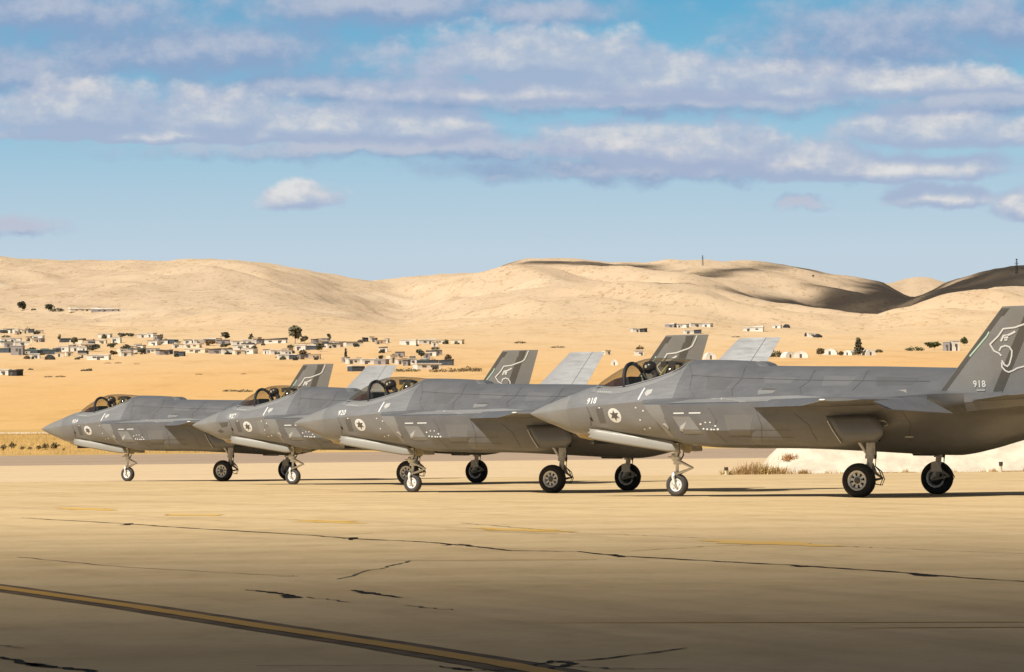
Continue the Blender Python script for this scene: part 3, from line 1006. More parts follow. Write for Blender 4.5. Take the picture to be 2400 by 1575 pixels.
    mb.plate([L(6.36, 0, 3.255), L(6.50, 0, 3.275), L(6.66, 0, 3.22), L(6.75, 0, 3.15), L(6.4, 0, 3.15)], 0.5)
    mb.build('dorsal_fairing', M_BODY, J)
    # ---- wings
    for s in (1, -1):
        def wing(name, ya, yb, to_hinge):
            vs, fs = [], []
            N = 7
            ys = [ya + (yb - ya) * i / 4 for i in range(5)]
            for y in ys:
                le, te = 7.12 + (y - 2.0) * 0.835, 12.45 - (y - 2.0) * 0.32
                cf = 0.78 - (y - 2.1) * 0.10
                end = te - cf if to_hinge else te
                q = (y - 2.0) / 3.35
                t = 0.13 * (1 - q) + 0.035 * q
                zc = 2.245 + 0.02 * q
                droop = 0.10 + 0.03 * q
                xs = [le, le + 0.12, le + 0.50, le + 0.5 + (end - le - 0.5) * 0.35, le + 0.5 + (end - le - 0.5) * 0.7, end]
                th = [0.004, 0.35, 0.75, 1.0, 0.8, 0.42 if to_hinge else 0.08]
                dr = [droop, droop * 0.72, 0, 0, 0, 0]
                up = [L(x, y * s, zc + t * h * 0.9 - d) for x, h, d in zip(xs, th, dr)]
                dn = [L(x, y * s, zc - t * h * 0.9 - d) for x, h, d in zip(xs, th, dr)]
                vs += up + dn[::-1]
            n = 12
            for i in range(4):
                for k in range(n):
                    fs.append((i * n + k, i * n + (k + 1) % n, (i + 1) * n + (k + 1) % n, (i + 1) * n + k))
            fs += [tuple(range(n)), tuple(4 * n + k for k in range(n))]
            return clean(mesh_obj(name, vs, fs, M_BODY, J), 22)
        w = wing('wing', 1.9, 4.42, True)
        tip = wing('wing_tip', 4.425, 5.35, False)
        # drooped flaperon
        mb = MB()
        pts = []
        for y in (2.17, 4.38):
            te = 12.45 - (y - 2.0) * 0.32
            cf = 0.78 - (y - 2.1) * 0.10
            h = te - cf
            q = (y - 2.0) / 3.35
            t = (0.13 * (1 - q) + 0.035 * q) * 0.40
            zc = 2.245 + 0.02 * q
            a = R(24)
            pts.append([L(h + 0.02, y * s, zc + t), L(h + cf * math.cos(a), y * s, zc - cf * math.sin(a) + 0.008), L(h + cf * math.cos(a), y * s, zc - cf * math.sin(a) - 0.008), L(h + 0.02, y * s, zc - t)])
        mb.add(pts[0] + pts[1], [(0, 1, 2, 3), (4, 7, 6, 5), (0, 4, 5, 1), (1, 5, 6, 2), (2, 6, 7, 3), (3, 7, 4, 0)])
        mb.build('flaperon', M_BODY, J)
        mb = MB()
        mb.lathe([(-0.08, 0.0), (-0.05, 0.018), (0.05, 0.02), (0.09, 0.0)], L(10.45, 5.36 * s, 2.268), 'X', 8)
        mb.build('tip_light', M_MARK, J, True)
        # ---- tailplane
        mb = MB()
        a = R(4)
        def tp(X, Y, th):
            z = 2.24 + (X - 12.8) * math.sin(a)
            return [L(X, Y * s, z + th), L(X, Y * s, z - th)]
        R0 = [(12.78, 0.006), (13.2, .05), (14.4, .055), (15.6, .008)]
        R1 = [(14.2, 0.004), (14.35, .02), (14.7, .02), (15.25, .004)]
        vs = []
        for row, y in ((R0, 2.2), (R1, 3.45)):
            for X, th in row:
                vs += tp(X, y, th)
        fs = []
        for k in range(3):
            fs += [(2 * k, 2 * k + 2, 8 + 2 * k + 2, 8 + 2 * k), (2 * k + 1, 8 + 2 * k + 1, 8 + 2 * k + 3, 2 * k + 3)]
        fs += [(0, 8, 9, 1), (6, 7, 15, 14), (0, 1, 3, 2), (2, 3, 5, 4), (4, 5, 7, 6), (8, 10, 11, 9), (10, 12, 13, 11), (12, 14, 15, 13)]
        mb.add(vs, fs)
        mb.build('tailplane', M_BODY, J)
        # tail boom
        rings = []
        for X, ya, yb, za, zb in ((12.6, 1.25, 2.17, 1.98, 2.405), (13.6, 1.1, 2.17, 2.06, 2.40), (14.6, 1.15, 2.12, 2.16, 2.38), (15.35, 1.5, 1.95, 2.25, 2.34)):
            rings.append([L(X, ya * s, zb - 0.01), L(X, yb * s, zb - 0.01), L(X, yb * s, (za + zb) / 2), L(X, (yb - 0.15) * s, za), L(X, ya * s, za)])
        v, f = ring_loft([[Vector(q) for q in r] for r in rings], True, 3, True, True)
        clean(mesh_obj('tail_boom', v, f, M_BODY, J), 30)
        # ---- fin: canted plate with bands and a separate rudder
        def fp(X, Z, off=0.0):
            """point on the fin's mid-plane; off moves along its outward normal"""
            return L(X, (1.75 + (Z - 2.43) * 0.31 + off * 0.955) * s, Z - off * 0.296)
        def le(Z):
            return 11.80 + (Z - 2.43) * 0.947
        def te(Z):
            return 14.02 + (Z - 2.43) * 0.487
        def hinge(Z):
            return te(Z) - (0.62 - (Z - 2.43) * 0.09)
        def slab(name, xa, xb, material, tk, parent=J):
            mb = MB()
            rows = []
            for Z, q in ((2.36, 1.0), (3.4, 0.75), (4.38, 0.5)):
                a_, b_ = xa(Z), xb(Z)
                c_ = le(Z)
                full = te(Z) - c_
                row = []
                for i in range(5):
                    X = a_ + (b_ - a_) * i / 4
                    g = (X - c_) / full
                    h = tk * q * max(0.06, min(1.0, g * 4.5, (1 - g) * 2.6 + 0.05))
                    row.append((X, h))
                rows.append([fp(X, Z, h) for X, h in row] + [fp(X, Z, -h) for X, h in row[::-1]])
            vs = [p for r in rows for p in r]
            n = 10
            fs = [(i * n + k, i * n + (k + 1) % n, (i + 1) * n + (k + 1) % n, (i + 1) * n + k) for i in range(2) for k in range(n)] + [tuple(range(n)), tuple(2 * n + k for k in range(n))]
            mb.add(vs, fs)
            return mb.build(name, material, parent, True, 30)
        fin = slab('fin', le, lambda Z: hinge(Z) - 0.012, M_LIGHTP, 0.055)
        rud = slab('rudder', lambda Z: hinge(Z) + 0.004, te, M_LIGHTP, 0.055)
        TH = lambda Z: 0.055 * (1 - (Z - 2.36) * 0.25)
        def fpatch(name, poly, material, lift, both=False, parent=fin):
            mb = MB()
            for sg in ((1, -1) if both else (1,)):
                pts_ = []
                for X, Z in poly:
                    g = (X - le(Z)) / (te(Z) - le(Z))
                    h = TH(Z) * max(0.06, min(1.0, g * 4.5, (1 - g) * 2.6 + 0.05))
                    pts_.append(fp(X, Z, sg * (h + lift)))
                mb.add(pts_, [tuple(range(len(pts_)))])
            return mb.build(name, material, parent)
        def quads(a, b, n=10, flip=False):
            """band between two polylines a, b of (X, Z)"""
            return [a[0], a[1], b[1], b[0]]
        # leading-edge and tip bands, hinge band, darker inset
        for i in range(6):
            Z0, Z1 = 2.45 + i * 0.315, 2.45 + (i + 1) * 0.315
            fpatch('leading_edge_band', [(le(Z0) + .012, Z0), (le(Z0) + 0.155, Z0), (le(Z1) + 0.155, Z1), (le(Z1) + .012, Z1)], M_EDGE, 0.004)
        fpatch('tip_band', [(le(4.17) + 0.16, 4.17), (hinge(4.17) - 0.02, 4.17), (hinge(4.37) - 0.02, 4.37), (le(4.34) + 0.16, 4.34)], M_EDGE, 0.005)
        for i in range(4):
            Z0, Z1 = 2.46 + i * 0.43, 2.46 + (i + 1) * 0.43
            fpatch('hinge_band', [(hinge(Z0) - 0.24, Z0), (hinge(Z0) - 0.03, Z0), (hinge(Z1) - 0.03, Z1), (hinge(Z1) - 0.24, Z1)], M_EDGE, 0.005)
        def fstrip(name, pts, w, material, parent=fin):
            mb = MB()
            ring = miter(pts, w)
            n = len(pts)
            q = []
            for X, Z in ring:
                g = (X - le(Z)) / (te(Z) - le(Z))
                h = TH(Z) * max(0.06, min(1.0, g * 4.5, (1 - g) * 2.6 + 0.05))
                q.append(fp(X, Z, h + 0.012))
            mb.add(q, [(i, i + 1, 2 * n - 2 - i, 2 * n - 1 - i) for i in range(n - 1)])
            return mb.build(name, material, parent)
        fstrip('formation_light', [(12.69, 3.26), (13.18, 3.72), (13.25, 3.815)], 0.035, M_GREEN)
        head = [(14.62, 4.37), (14.52, 4.22), (14.42, 4.08), (14.30, 4.02), (14.136, 3.976), (13.901, 3.907), (13.616, 3.883), (13.472, 3.721), (13.244, 3.538), (13.321, 3.385), (13.435, 3.331), (13.491, 3.269)]
        jaw = [(13.453, 3.38), (13.502, 3.465), (13.62, 3.5), (13.713, 3.468), (13.765, 3.377), (13.739, 3.25), (13.659, 3.07), (13.604, 3.026), (13.543, 3.057), (13.485, 3.164)]
        fstrip('emblem_line', head, 0.036, M_MARK)
        fstrip('emblem_line', jaw, 0.036, M_MARK)
        fstrip('emblem_line', [(13.478, 3.12), (13.473, 3.013), (13.54, 2.93), (13.618, 2.89), (13.72, 2.92), (13.84, 2.977), (14.006, 3.012), (14.12, 3.06)], 0.036, M_MARK)
        fstrip('emblem_eye', [(13.905, 3.817), (13.80, 3.768), (13.71, 3.735), (13.60, 3.722), (13.52, 3.60)], 0.045, M_MARK)
        fstrip('emblem_eye', [(13.712, 3.70), (13.615, 3.675)], 0.07, M_MARK)
        fstrip('emblem_eye', [(13.685, 3.64), (13.61, 3.632)], 0.05, M_MARK)
        fstrip('serial_text', [(12.77, 2.49), (12.98, 2.49)], 0.04, M_MARKF)
    # ---- nozzle
    mb = MB()
    mb.lathe([(0, 0.66), (-0.5, 0.63), (-1.15, 0.50), (-1.15, 0.44), (-0.3, 0.5)], L(13.95, 0, 2.10), 'X', 30)
    mb.build('engine_nozzle', M_NOZ, J, True, 35)
    # ---- cockpit
    gx = [(1.90, 0.02, 2.735, 2.745), (2.05, 0.20, 2.728, 2.84), (2.3, 0.40, 2.705, 2.985), (2.6, 0.53, 2.69, 3.145), (2.9, 0.605, 2.70, 3.275), (3.15, 0.65, 2.735, 3.36), (3.4, 0.685, 2.785, 3.408),
          (3.7, 0.705, 2.85, 3.415), (4.0, 0.70, 2.93, 3.40), (4.25, 0.665, 3.01, 3.385), (4.45, 0.56, 3.12, 3.365), (4.58, 0.40, 3.24, 3.35), (4.66, 0.2, 3.31, 3.345)]
    rings = []
    for X, w_, zs, zt in gx:
        r = []
        for k in range(17):
            a = math.pi * k / 16
            r.append(L(X, w_ * math.cos(a), zs + (zt - zs) * math.sin(a) ** 0.9))
        rings.append(r)
    v, f = ring_loft(rings, False, 3)
    can = clean(mesh_obj('canopy', v, f, M_GLASS, J), 60)
    for s in (1, -1):
        mb = MB()
        mb.tube([L(X, w_ * s, zs + 0.004) for X, w_, zs, zt in gx[:]], 0.020, 6)
        mb.build('sill', M_LIGHTP, can, True, 60)
    mb = MB()
    bow = []
    for k in range(25):
        a = math.pi * k / 24
        bow.append(L(2.98 - 0.10 * math.sin(a), 0.605 * math.cos(a), 2.66 + 0.625 * math.sin(a) ** 0.8))
    mb.tube(bow, 0.05, 8)
    mb.build('windscreen_bow', M_BLACK, can, True, 60)
    mb = MB()
    mb.add([L(1.98, 0.05, 2.70), L(1.98, -0.05, 2.70), L(2.6, 0.42, 2.90), L(2.6, -0.42, 2.90), L(2.78, 0.36, 2.95), L(2.78, -0.36, 2.95), L(2.82, 0.36, 2.4), L(2.82, -0.36, 2.4), L(2.6, 0.50, 2.5), L(2.6, -0.50, 2.5), L(2.02, 0.12, 2.5), L(2.02, -0.12, 2.5)],
           [(0, 2, 3, 1), (2, 4, 5, 3), (4, 6, 7, 5), (0, 10, 8, 2), (2, 8, 6, 4), (1, 3, 9, 11), (3, 5, 7, 9), (0, 1, 11, 10), (10, 11, 9, 7, 6, 8)])
    mb.build('glareshield', M_MAROON, J)
    mb = MB()
    mb.box(L(2.93, 0, 2.74), (0.16, 0.62, 0.42), Matrix.Rotation(R(12), 3, 'Y'))
    mb.build('instrument_panel', M_COCK, J)
    mb = MB()
    mb.box(L(3.92, 0, 2.72), (0.18, 0.46, 0.85), Matrix.Rotation(R(-16), 3, 'Y'))
    mb.box(L(3.60, 0, 2.40), (0.55, 0.46, 0.14))
    mb.box(L(4.04, 0, 3.16), (0.20, 0.40, 0.30), Matrix.Rotation(R(-16), 3, 'Y'))
    mb.box(L(3.80, 0, 3.25), (0.16, 0.20, 0.15))
    seat = mb.build('ejection_seat', M_SEAT, J)
    mb = MB()
    mb.tube([L(3.80, 0.27, 2.98), L(3.90, 0.27, 3.10), L(4.00, 0.25, 3.24)], [0.035, 0.03, 0.012], 6)
    mb.build('strap', M_STRAP, seat)
    mb = MB()
    mb.box(L(4.35, 0, 3.05), (0.10, 0.9, 0.35))
    mb.build('rear_deck', M_TAN, J)
    # ---- nose: faceted targeting window under the radome
    mb = MB()
    mb.add([L(1.25, 0, 1.60), L(1.45, .22, 1.62), L(1.75, .26, 1.56), L(1.95, .16, 1.50), L(1.45, -.22, 1.62), L(1.75, -.26, 1.56), L(1.95, -.16, 1.50), L(1.40, 0, 1.47), L(1.80, .12, 1.40), L(1.80, -.12, 1.40), L(2.0, 0, 1.42)],
           [(0, 7, 1), (1, 7, 8, 2), (2, 8, 3), (0, 4, 7), (4, 5, 9, 7), (5, 6, 9), (7, 9, 8), (8, 9, 10), (3, 8, 10), (6, 10, 9)])
    mb.build('targeting_window', M_SHOE, J)
    # ---- nose-gear doors and legs
    for s in (1, -1):
        mb = MB()
        rows = [(1.98, 1.68, 1.45), (2.2, 1.665, 1.40), (2.8, 1.575, 1.305), (3.5, 1.475, 1.20), (4.15, 1.395, 1.105), (4.28, 1.36, 1.10), (4.47, 1.21, 1.11)]
        vs, fs = [], []
        serr = [0.0, 0.03, -0.02, 0.04, -0.01, 0.02]
        for i, (X, zt, zb) in enumerate(rows):
            for k in range(6):
                q = k / 5
                x = X + (serr[k] * 1.4 if i == 0 else 0)
                vs.append(L(x, (0.605 + 0.02 * math.sin(math.pi * q) + 0.02 * q) * s, zt + (zb - zt) * q))
        for i in range(len(rows) - 1):
            for k in range(5):
                fs.append((i * 6 + k, i * 6 + k + 1, i * 6 + k + 7, i * 6 + k + 6))
        d = mesh_obj('nose_gear_door', vs, fs, M_DOOR, J, True)
        sol = d.modifiers.new('thick', 'SOLIDIFY')
        sol.thickness = 0.03
        sol.offset = 0
    mb = MB()
    mb.box(L(3.2, 0, 1.36), (2.3, 0.98, 0.10))
    mb.build('gear_bay', M_BLACK, J)
    mb = MB()
    mb.plate([L(4.42, .40, 1.34), L(4.58, .40, 1.36), L(4.70, .40, 1.26), L(4.72, .40, 1.15), L(4.62, .40, 1.06), L(4.46, .40, 1.08)], 0.035)
    mb.build('nose_gear_rear_door', M_TAN, J)
    ng = MB()
    ng.tube([L(4.10, 0, 1.40), L(4.095, 0, 0.86)], 0.062, 12)
    ng.tube([L(4.095, 0, 0.97), L(4.095, 0, 0.78)], 0.095, 14)
    ng.tube([L(4.095, 0, 0.80), L(4.09, 0, 0.55)], 0.040, 10)
    ng.tube([L(4.09, 0, 0.60), L(4.09, 0, 0.52)], 0.085, 12)
    ng.tube([L(4.16, 0, 1.36), L(3.72, 0, 1.46)], 0.035, 8)
    leg = ng.build('nose_strut', M_WHITE, J, True, 40)
    mb = MB()
    mb.tube([L(4.02, .0, .95), L(3.90, .12, .97)], 0.02, 8)
    mb.lathe([(0.0, 0.0), (0.02, 0.09), (-0.05, 0.10), (-0.12, 0.05)], L(3.99, 0.0, 0.965), 'X', 14)
    mb.build('taxi_light', M_WHITE, leg, True, 30)
    mb = MB()
    for y in (-.06, .06):
        mb.tube([L(4.11, y, 0.88), L(4.52, y * 0.3, 0.70)], [0.034, 0.022], 8)
        mb.tube([L(4.52, y * 0.3, 0.70), L(4.11, y, 0.555)], [0.022, 0.034], 8)
    mb.plate([L(4.13, 0, 0.89), L(4.42, 0, 0.76), L(4.13, 0, 0.82)], 0.10)
    mb.build('torque_link', M_WHITE, leg, True, 40)
    mb = MB()
    mb.tube([L(4.08, 0.0, 0.57), L(4.05, 0.11, 0.56), L(4.045, 0.135, 0.50), L(4.075, 0.14, 0.29)], [0.05, 0.045, 0.042, 0.032], 10)
    mb.tube([L(4.08, 0.0, 0.57), L(4.05, -0.11, 0.56), L(4.045, -0.135, 0.50), L(4.075, -0.14, 0.29)], [0.05, 0.045, 0.042, 0.032], 10)
    mb.build('fork', M_WHITE, leg, True, 40)
    mb = MB()
    mb.tube([L(4.16, 0.05, 1.42), L(4.27, 0.05, 1.25), L(4.29, 0.04, 1.02), L(4.22, 0.04, 0.90)], 0.018, 6)
    mb.tube([L(4.18, 0.06, 1.30), L(4.21, 0.06, 1.08), L(4.14, 0.06, 0.98)], 0.012, 6)
    mb.build('hydraulic_hose', M_HOSE, leg, True)
    def tyre_mesh(mb, c, Rr, w_, rim):
        prof = [(-w_ * 0.36, rim), (-w_ * 0.47, rim + 0.03), (-w_ * 0.5, (rim + Rr) / 2), (-w_ * 0.44, Rr - 0.045), (-w_ * 0.32, Rr - 0.012), (-w_ * 0.16, Rr - 0.001), (-w_ * 0.15, Rr - 0.010), (-w_ * 0.11, Rr - 0.010), (-w_ * 0.10, Rr), (0, Rr),
                (w_ * 0.10, Rr), (w_ * 0.11, Rr - 0.010), (w_ * 0.15, Rr - 0.010), (w_ * 0.16, Rr - 0.001), (w_ * 0.32, Rr - 0.012), (w_ * 0.44, Rr - 0.045), (w_ * 0.5, (rim + Rr) / 2), (w_ * 0.47, rim + 0.03), (w_ * 0.36, rim)]
        mb.lathe(prof, c, 'Y', 48)
        for q in mb.v:
            if q.z < 0.002:
                q.z = 0.002
    mb = MB()
    c = L(4.09, 0, 0.277)
    mb.lathe([(-.07, 0.165), (-.085, 0.15), (-.06, 0.10), (-.09, 0.05), (-.09, 0.0), (.09, 0.0), (.09, 0.05), (.06, 0.10), (.085, 0.15), (.07, 0.165)], c, 'Y', 32)
    wh = mb.build('nose_wheel', M_WHITE, J, True, 35)
    mb = MB()
    tyre_mesh(mb, c, 0.287, 0.19, 0.16)
    mb.build('tyre', M_TYRE2, wh, True, 50)
    mb = MB()
    mb.lathe([(0.10, 0.0), (0.13, 0.03), (0.155, 0.035), (0.16, 0.0)], c, 'Y', 12)
    mb.build('axle_cap', M_GREY_GEAR, wh, True, 35)
    for k in range(5):
        mb = MB()
        a = 2 * math.pi * k / 5 + 0.4
        mb.lathe([(0.0, 0.022), (0.012, 0.02), (0.012, 0.0)], c + Vector((0.10 * math.cos(a), 0.064, 0.10 * math.sin(a))), 'Y', 8)
        mb.build('vent_hole', M_GREY_GEAR, wh)
    # ---- main gear
    for s in (1, -1):
        wy = 2.34 * s
        c = L(10.0, wy, 0.395)
        mb = MB()
        wv = 0.25
        mb.lathe([(-0.09, 0.245), (-0.11, 0.235), (-0.11, 0.19), (-0.05, 0.17), (0.05, 0.17), (0.11, 0.19), (0.12, 0.205), (0.125, 0.235), (0.09, 0.245)], c, 'Y', 40)
        wh = mb.build('main_wheel', M_RIM, J, True, 30)
        mb = MB()
        tyre_mesh(mb, c, 0.408, wv, 0.235)
        mb.build('tyre', M_TYRE, wh, True, 50)
        mb = MB()
        mb.lathe([(0.02, 0.175), (0.02, 0.0)], c, 'Y', 24)
        mb.lathe([(-0.02, 0.175), (-0.02, 0.0)], c, 'Y', 24)
        mb.build('brake_disc', M_BLACK, wh)
        for k in range(8):
            a = 2 * math.pi * k / 8 + 0.2
            mb = MB()
            d = Vector((math.cos(a), 0, math.sin(a)))
            e = Vector((-math.sin(a), 0, math.cos(a)))
            yo = Vector((0, 0.085 * s, 0))
            yi = Vector((0, 0.03 * s, 0))
            o0, o1 = c + d * 0.085, c + d * 0.185
            vs = [o0 + e * .024 + yo, o1 + e * .034 + yo, o1 - e * .034 + yo, o0 - e * .024 + yo, o0 + e * .024 + yi, o1 + e * .034 + yi, o1 - e * .034 + yi, o0 - e * .024 + yi]
            mb.add(vs, [(0, 1, 2, 3), (4, 7, 6, 5), (0, 4, 5, 1), (1, 5, 6, 2), (2, 6, 7, 3), (3, 7, 4, 0)])
            mb.build('spoke', M_RIM, wh)
        mb = MB()
        mb.lathe([(0.03 * s, 0.10), (0.095 * s, 0.10), (0.10 * s, 0.078)], c, 'Y', 24)
        mb.build('hub_ring', M_RIM, wh, True, 30)
        mb = MB()
        mb.lathe([(0.03 * s, 0.078), (0.10 * s, 0.076), (0.115 * s, 0.055), (0.115 * s, 0.0)], c, 'Y', 20)
        mb.build('hub_cap', M_EDGE, wh, True, 30)
        # leg: cylinder, piston, knuckle to the axle inboard of the wheel
        yl = 2.06 * s
        mb = MB()
        mb.tube([L(10.20, yl, 1.75), L(10.17, yl, 0.92)], 0.105, 16)
        mb.tube([L(10.172, yl, 0.98), L(10.168, yl, 0.90)], 0.122, 16)
        mb.tube([L(10.17, yl, 0.92), L(10.12, yl, 0.52)], 0.072, 14)
        mb.tube([L(10.13, yl, 0.62), L(10.08, yl, 0.44), L(10.0, yl, 0.395)], [0.09, 0.10, 0.085], 12)
        mb.tube([L(10.0, yl, 0.395), L(10.0, wy - 0.05 * s, 0.395)], 0.055, 12)
        mb.tube([L(10.28, yl, 1.30), L(10.28, yl, 1.0)], 0.03, 8)
        leg = mb.build('main_strut', M_GREY_GEAR, J, True, 40)
        mb = MB()
        mb.plate([L(10.02, yl - .10 * s, .78), L(10.20, yl - .10 * s, .80), L(10.30, yl - .10 * s, .55), L(10.0, yl - .10 * s, .55)], 0.05)
        mb.build('knuckle_plate', M_GREY_GEAR, leg)
        mb = MB()
        mb.tube([L(10.22, yl - .06 * s, 0.60), L(10.46, yl - .06 * s, 0.44)], [0.04, 0.022], 8)
        mb.tube([L(10.46, yl - .06 * s, 0.44), L(10.02, yl - .06 * s, 0.36)], [0.022, 0.045], 8)
        mb.build('torque_link', M_GREY_GEAR, leg, True, 40)
        mb = MB()
        mb.tube([L(9.86, yl, 1.55), L(9.90, yl, 1.28), L(10.10, yl, 0.98)], [0.05, 0.04, 0.03], 8)
        mb.build('side_brace', M_WHITE, leg, True, 40)
        mb = MB()
        for dx in (0, 0.05):
            mb.tube([L(10.27 + dx, yl, 1.4), L(10.30 + dx * .5, yl, 0.95), L(10.30, yl, 0.72), L(10.42 + dx, yl + .03 * s, 0.60), L(10.50 + dx, yl + .05 * s, 0.42), L(10.44 + dx, yl + .05 * s, 0.28), L(10.34, yl + .04 * s, 0.30), L(10.2, yl + .04 * s, 0.38)], 0.013, 6)
        mb.build('brake_hose', M_HOSE, leg, True)
        # bay door: curved plate hung outboard of the leg
        rows = [(1.92, 9.12), (1.80, 9.18), (1.62, 9.30), (1.45, 9.42), (1.28, 9.53)]
        aft = [10.36, 10.47, 10.62, 10.60, 10.44]
        vs, fs = [], []
        for (z, xa), xb in zip(rows, aft):
            q = (1.92 - z) / 0.64
            yb_ = 2.22 + 0.12 * math.sin(q * 1.9) - 0.06 * q * q
            for k in range(7):
                vs.append(L(xa + (xb - xa) * k / 6, yb_ * s, z))
        for i in range(4):
            for k in range(6):
                fs.append((i * 7 + k, i * 7 + k + 1, i * 7 + k + 8, i * 7 + k + 7))
        d = mesh_obj('main_gear_door', vs, fs, M_BODY, J, True)
        sol = d.modifiers.new('thick', 'SOLIDIFY')
        sol.thickness = 0.03
        sol.offset = 0
        mb = MB()
        mb.tube([Vector(vs[i * 7]) + Vector((0.0, 0.018 * s, 0)) for i in range(1, 5)], 0.013, 6)
        mb.build('door_edge', M_MARK, d)
        mb = MB()
        mb.tube([L(10.40, 2.15 * s, 1.80), L(10.62, 2.25 * s, 1.78), L(10.70, 2.2 * s, 1.70), L(10.55, 2.2 * s, 1.64)], 0.018, 6)
        mb.build('door_hinge', M_GREY_GEAR, d)
        mb = MB()
        mb.box(L(9.90, 1.70 * s, 1.55), (0.75, 0.5, 0.5))
        mb.build('wheel_bay', M_BLACK, J)
    # belly blister and antenna
    mb = MB()
    mb.add([L(10.35, .12, 1.06), L(10.35, -.12, 1.06), L(10.45, .16, .955), L(10.45, -.16, .955), L(10.95, .16, .945), L(10.95, -.16, .945), L(11.1, .1, 1.05), L(11.1, -.1, 1.05)],
           [(0, 2, 3, 1), (2, 4, 5, 3), (4, 6, 7, 5), (0, 6, 4, 2), (1, 3, 5, 7), (0, 1, 7, 6)])
    mb.build('belly_blister', M_DARKP, J)
    for X, Z in ((10.98, 1.41),):
        decal('belly_light', [disc(X, Z, 0.11, 0.02, 12)], M_MARKF, 0.012)
    return J, onto, decal, disc


jet0, onto_body, decal, disc = make_jet()


def text_mesh(txt, size):
    cu = bpy.data.curves.new('txt', 'FONT')
    cu.body = txt
    cu.size = size
    cu.space_character = 1.12
    cu.resolution_u = 3
    cu.offset = size * 0.022
    o = bpy.data.objects.new('txt', cu)
    COL.objects.link(o)
    dg = bpy.context.evaluated_depsgraph_get()
    me = bpy.data.meshes.new_from_object(o.evaluated_get(dg))
    bpy.data.objects.remove(o)
    bpy.data.curves.remove(cu)
    return me


def fin_near(X, Z, lift):
    h = 0.055 * (1 - (Z - 2.36) * 0.25)
    off = h + lift
    return L(X, 1.75 + (Z - 2.43) * 0.31 + off * 0.955, Z - off * 0.296)


def number(jet, txt):
    me = text_mesh(txt, 0.20)
    w = max(v.co.x for v in me.vertices)
    k = 0.30 / w
    for v in me.vertices:
        X, Z = 1.99 + v.co.x * k, 2.29 + v.co.y * 1.0
        X += (Z - 2.29) * 0.08
        v.co = onto_body(X, Z + (X - 2.0) * 0.07, 0.008)
    me.materials.append(M_MARK)
    o = bpy.data.objects.new('nose_number', me)
    COL.objects.link(o)
    o.parent = jet
    me = text_mesh(txt, 0.215)
    w = max(v.co.x for v in me.vertices)
    k = 0.31 / w
    for v in me.vertices:
        v.co = fin_near(12.705 + v.co.x * k, 2.562 + v.co.y, 0.012)
    me.materials.append(M_MARK)
    o = bpy.data.objects.new('fin_number', me)
    COL.objects.link(o)
    o.parent = jet


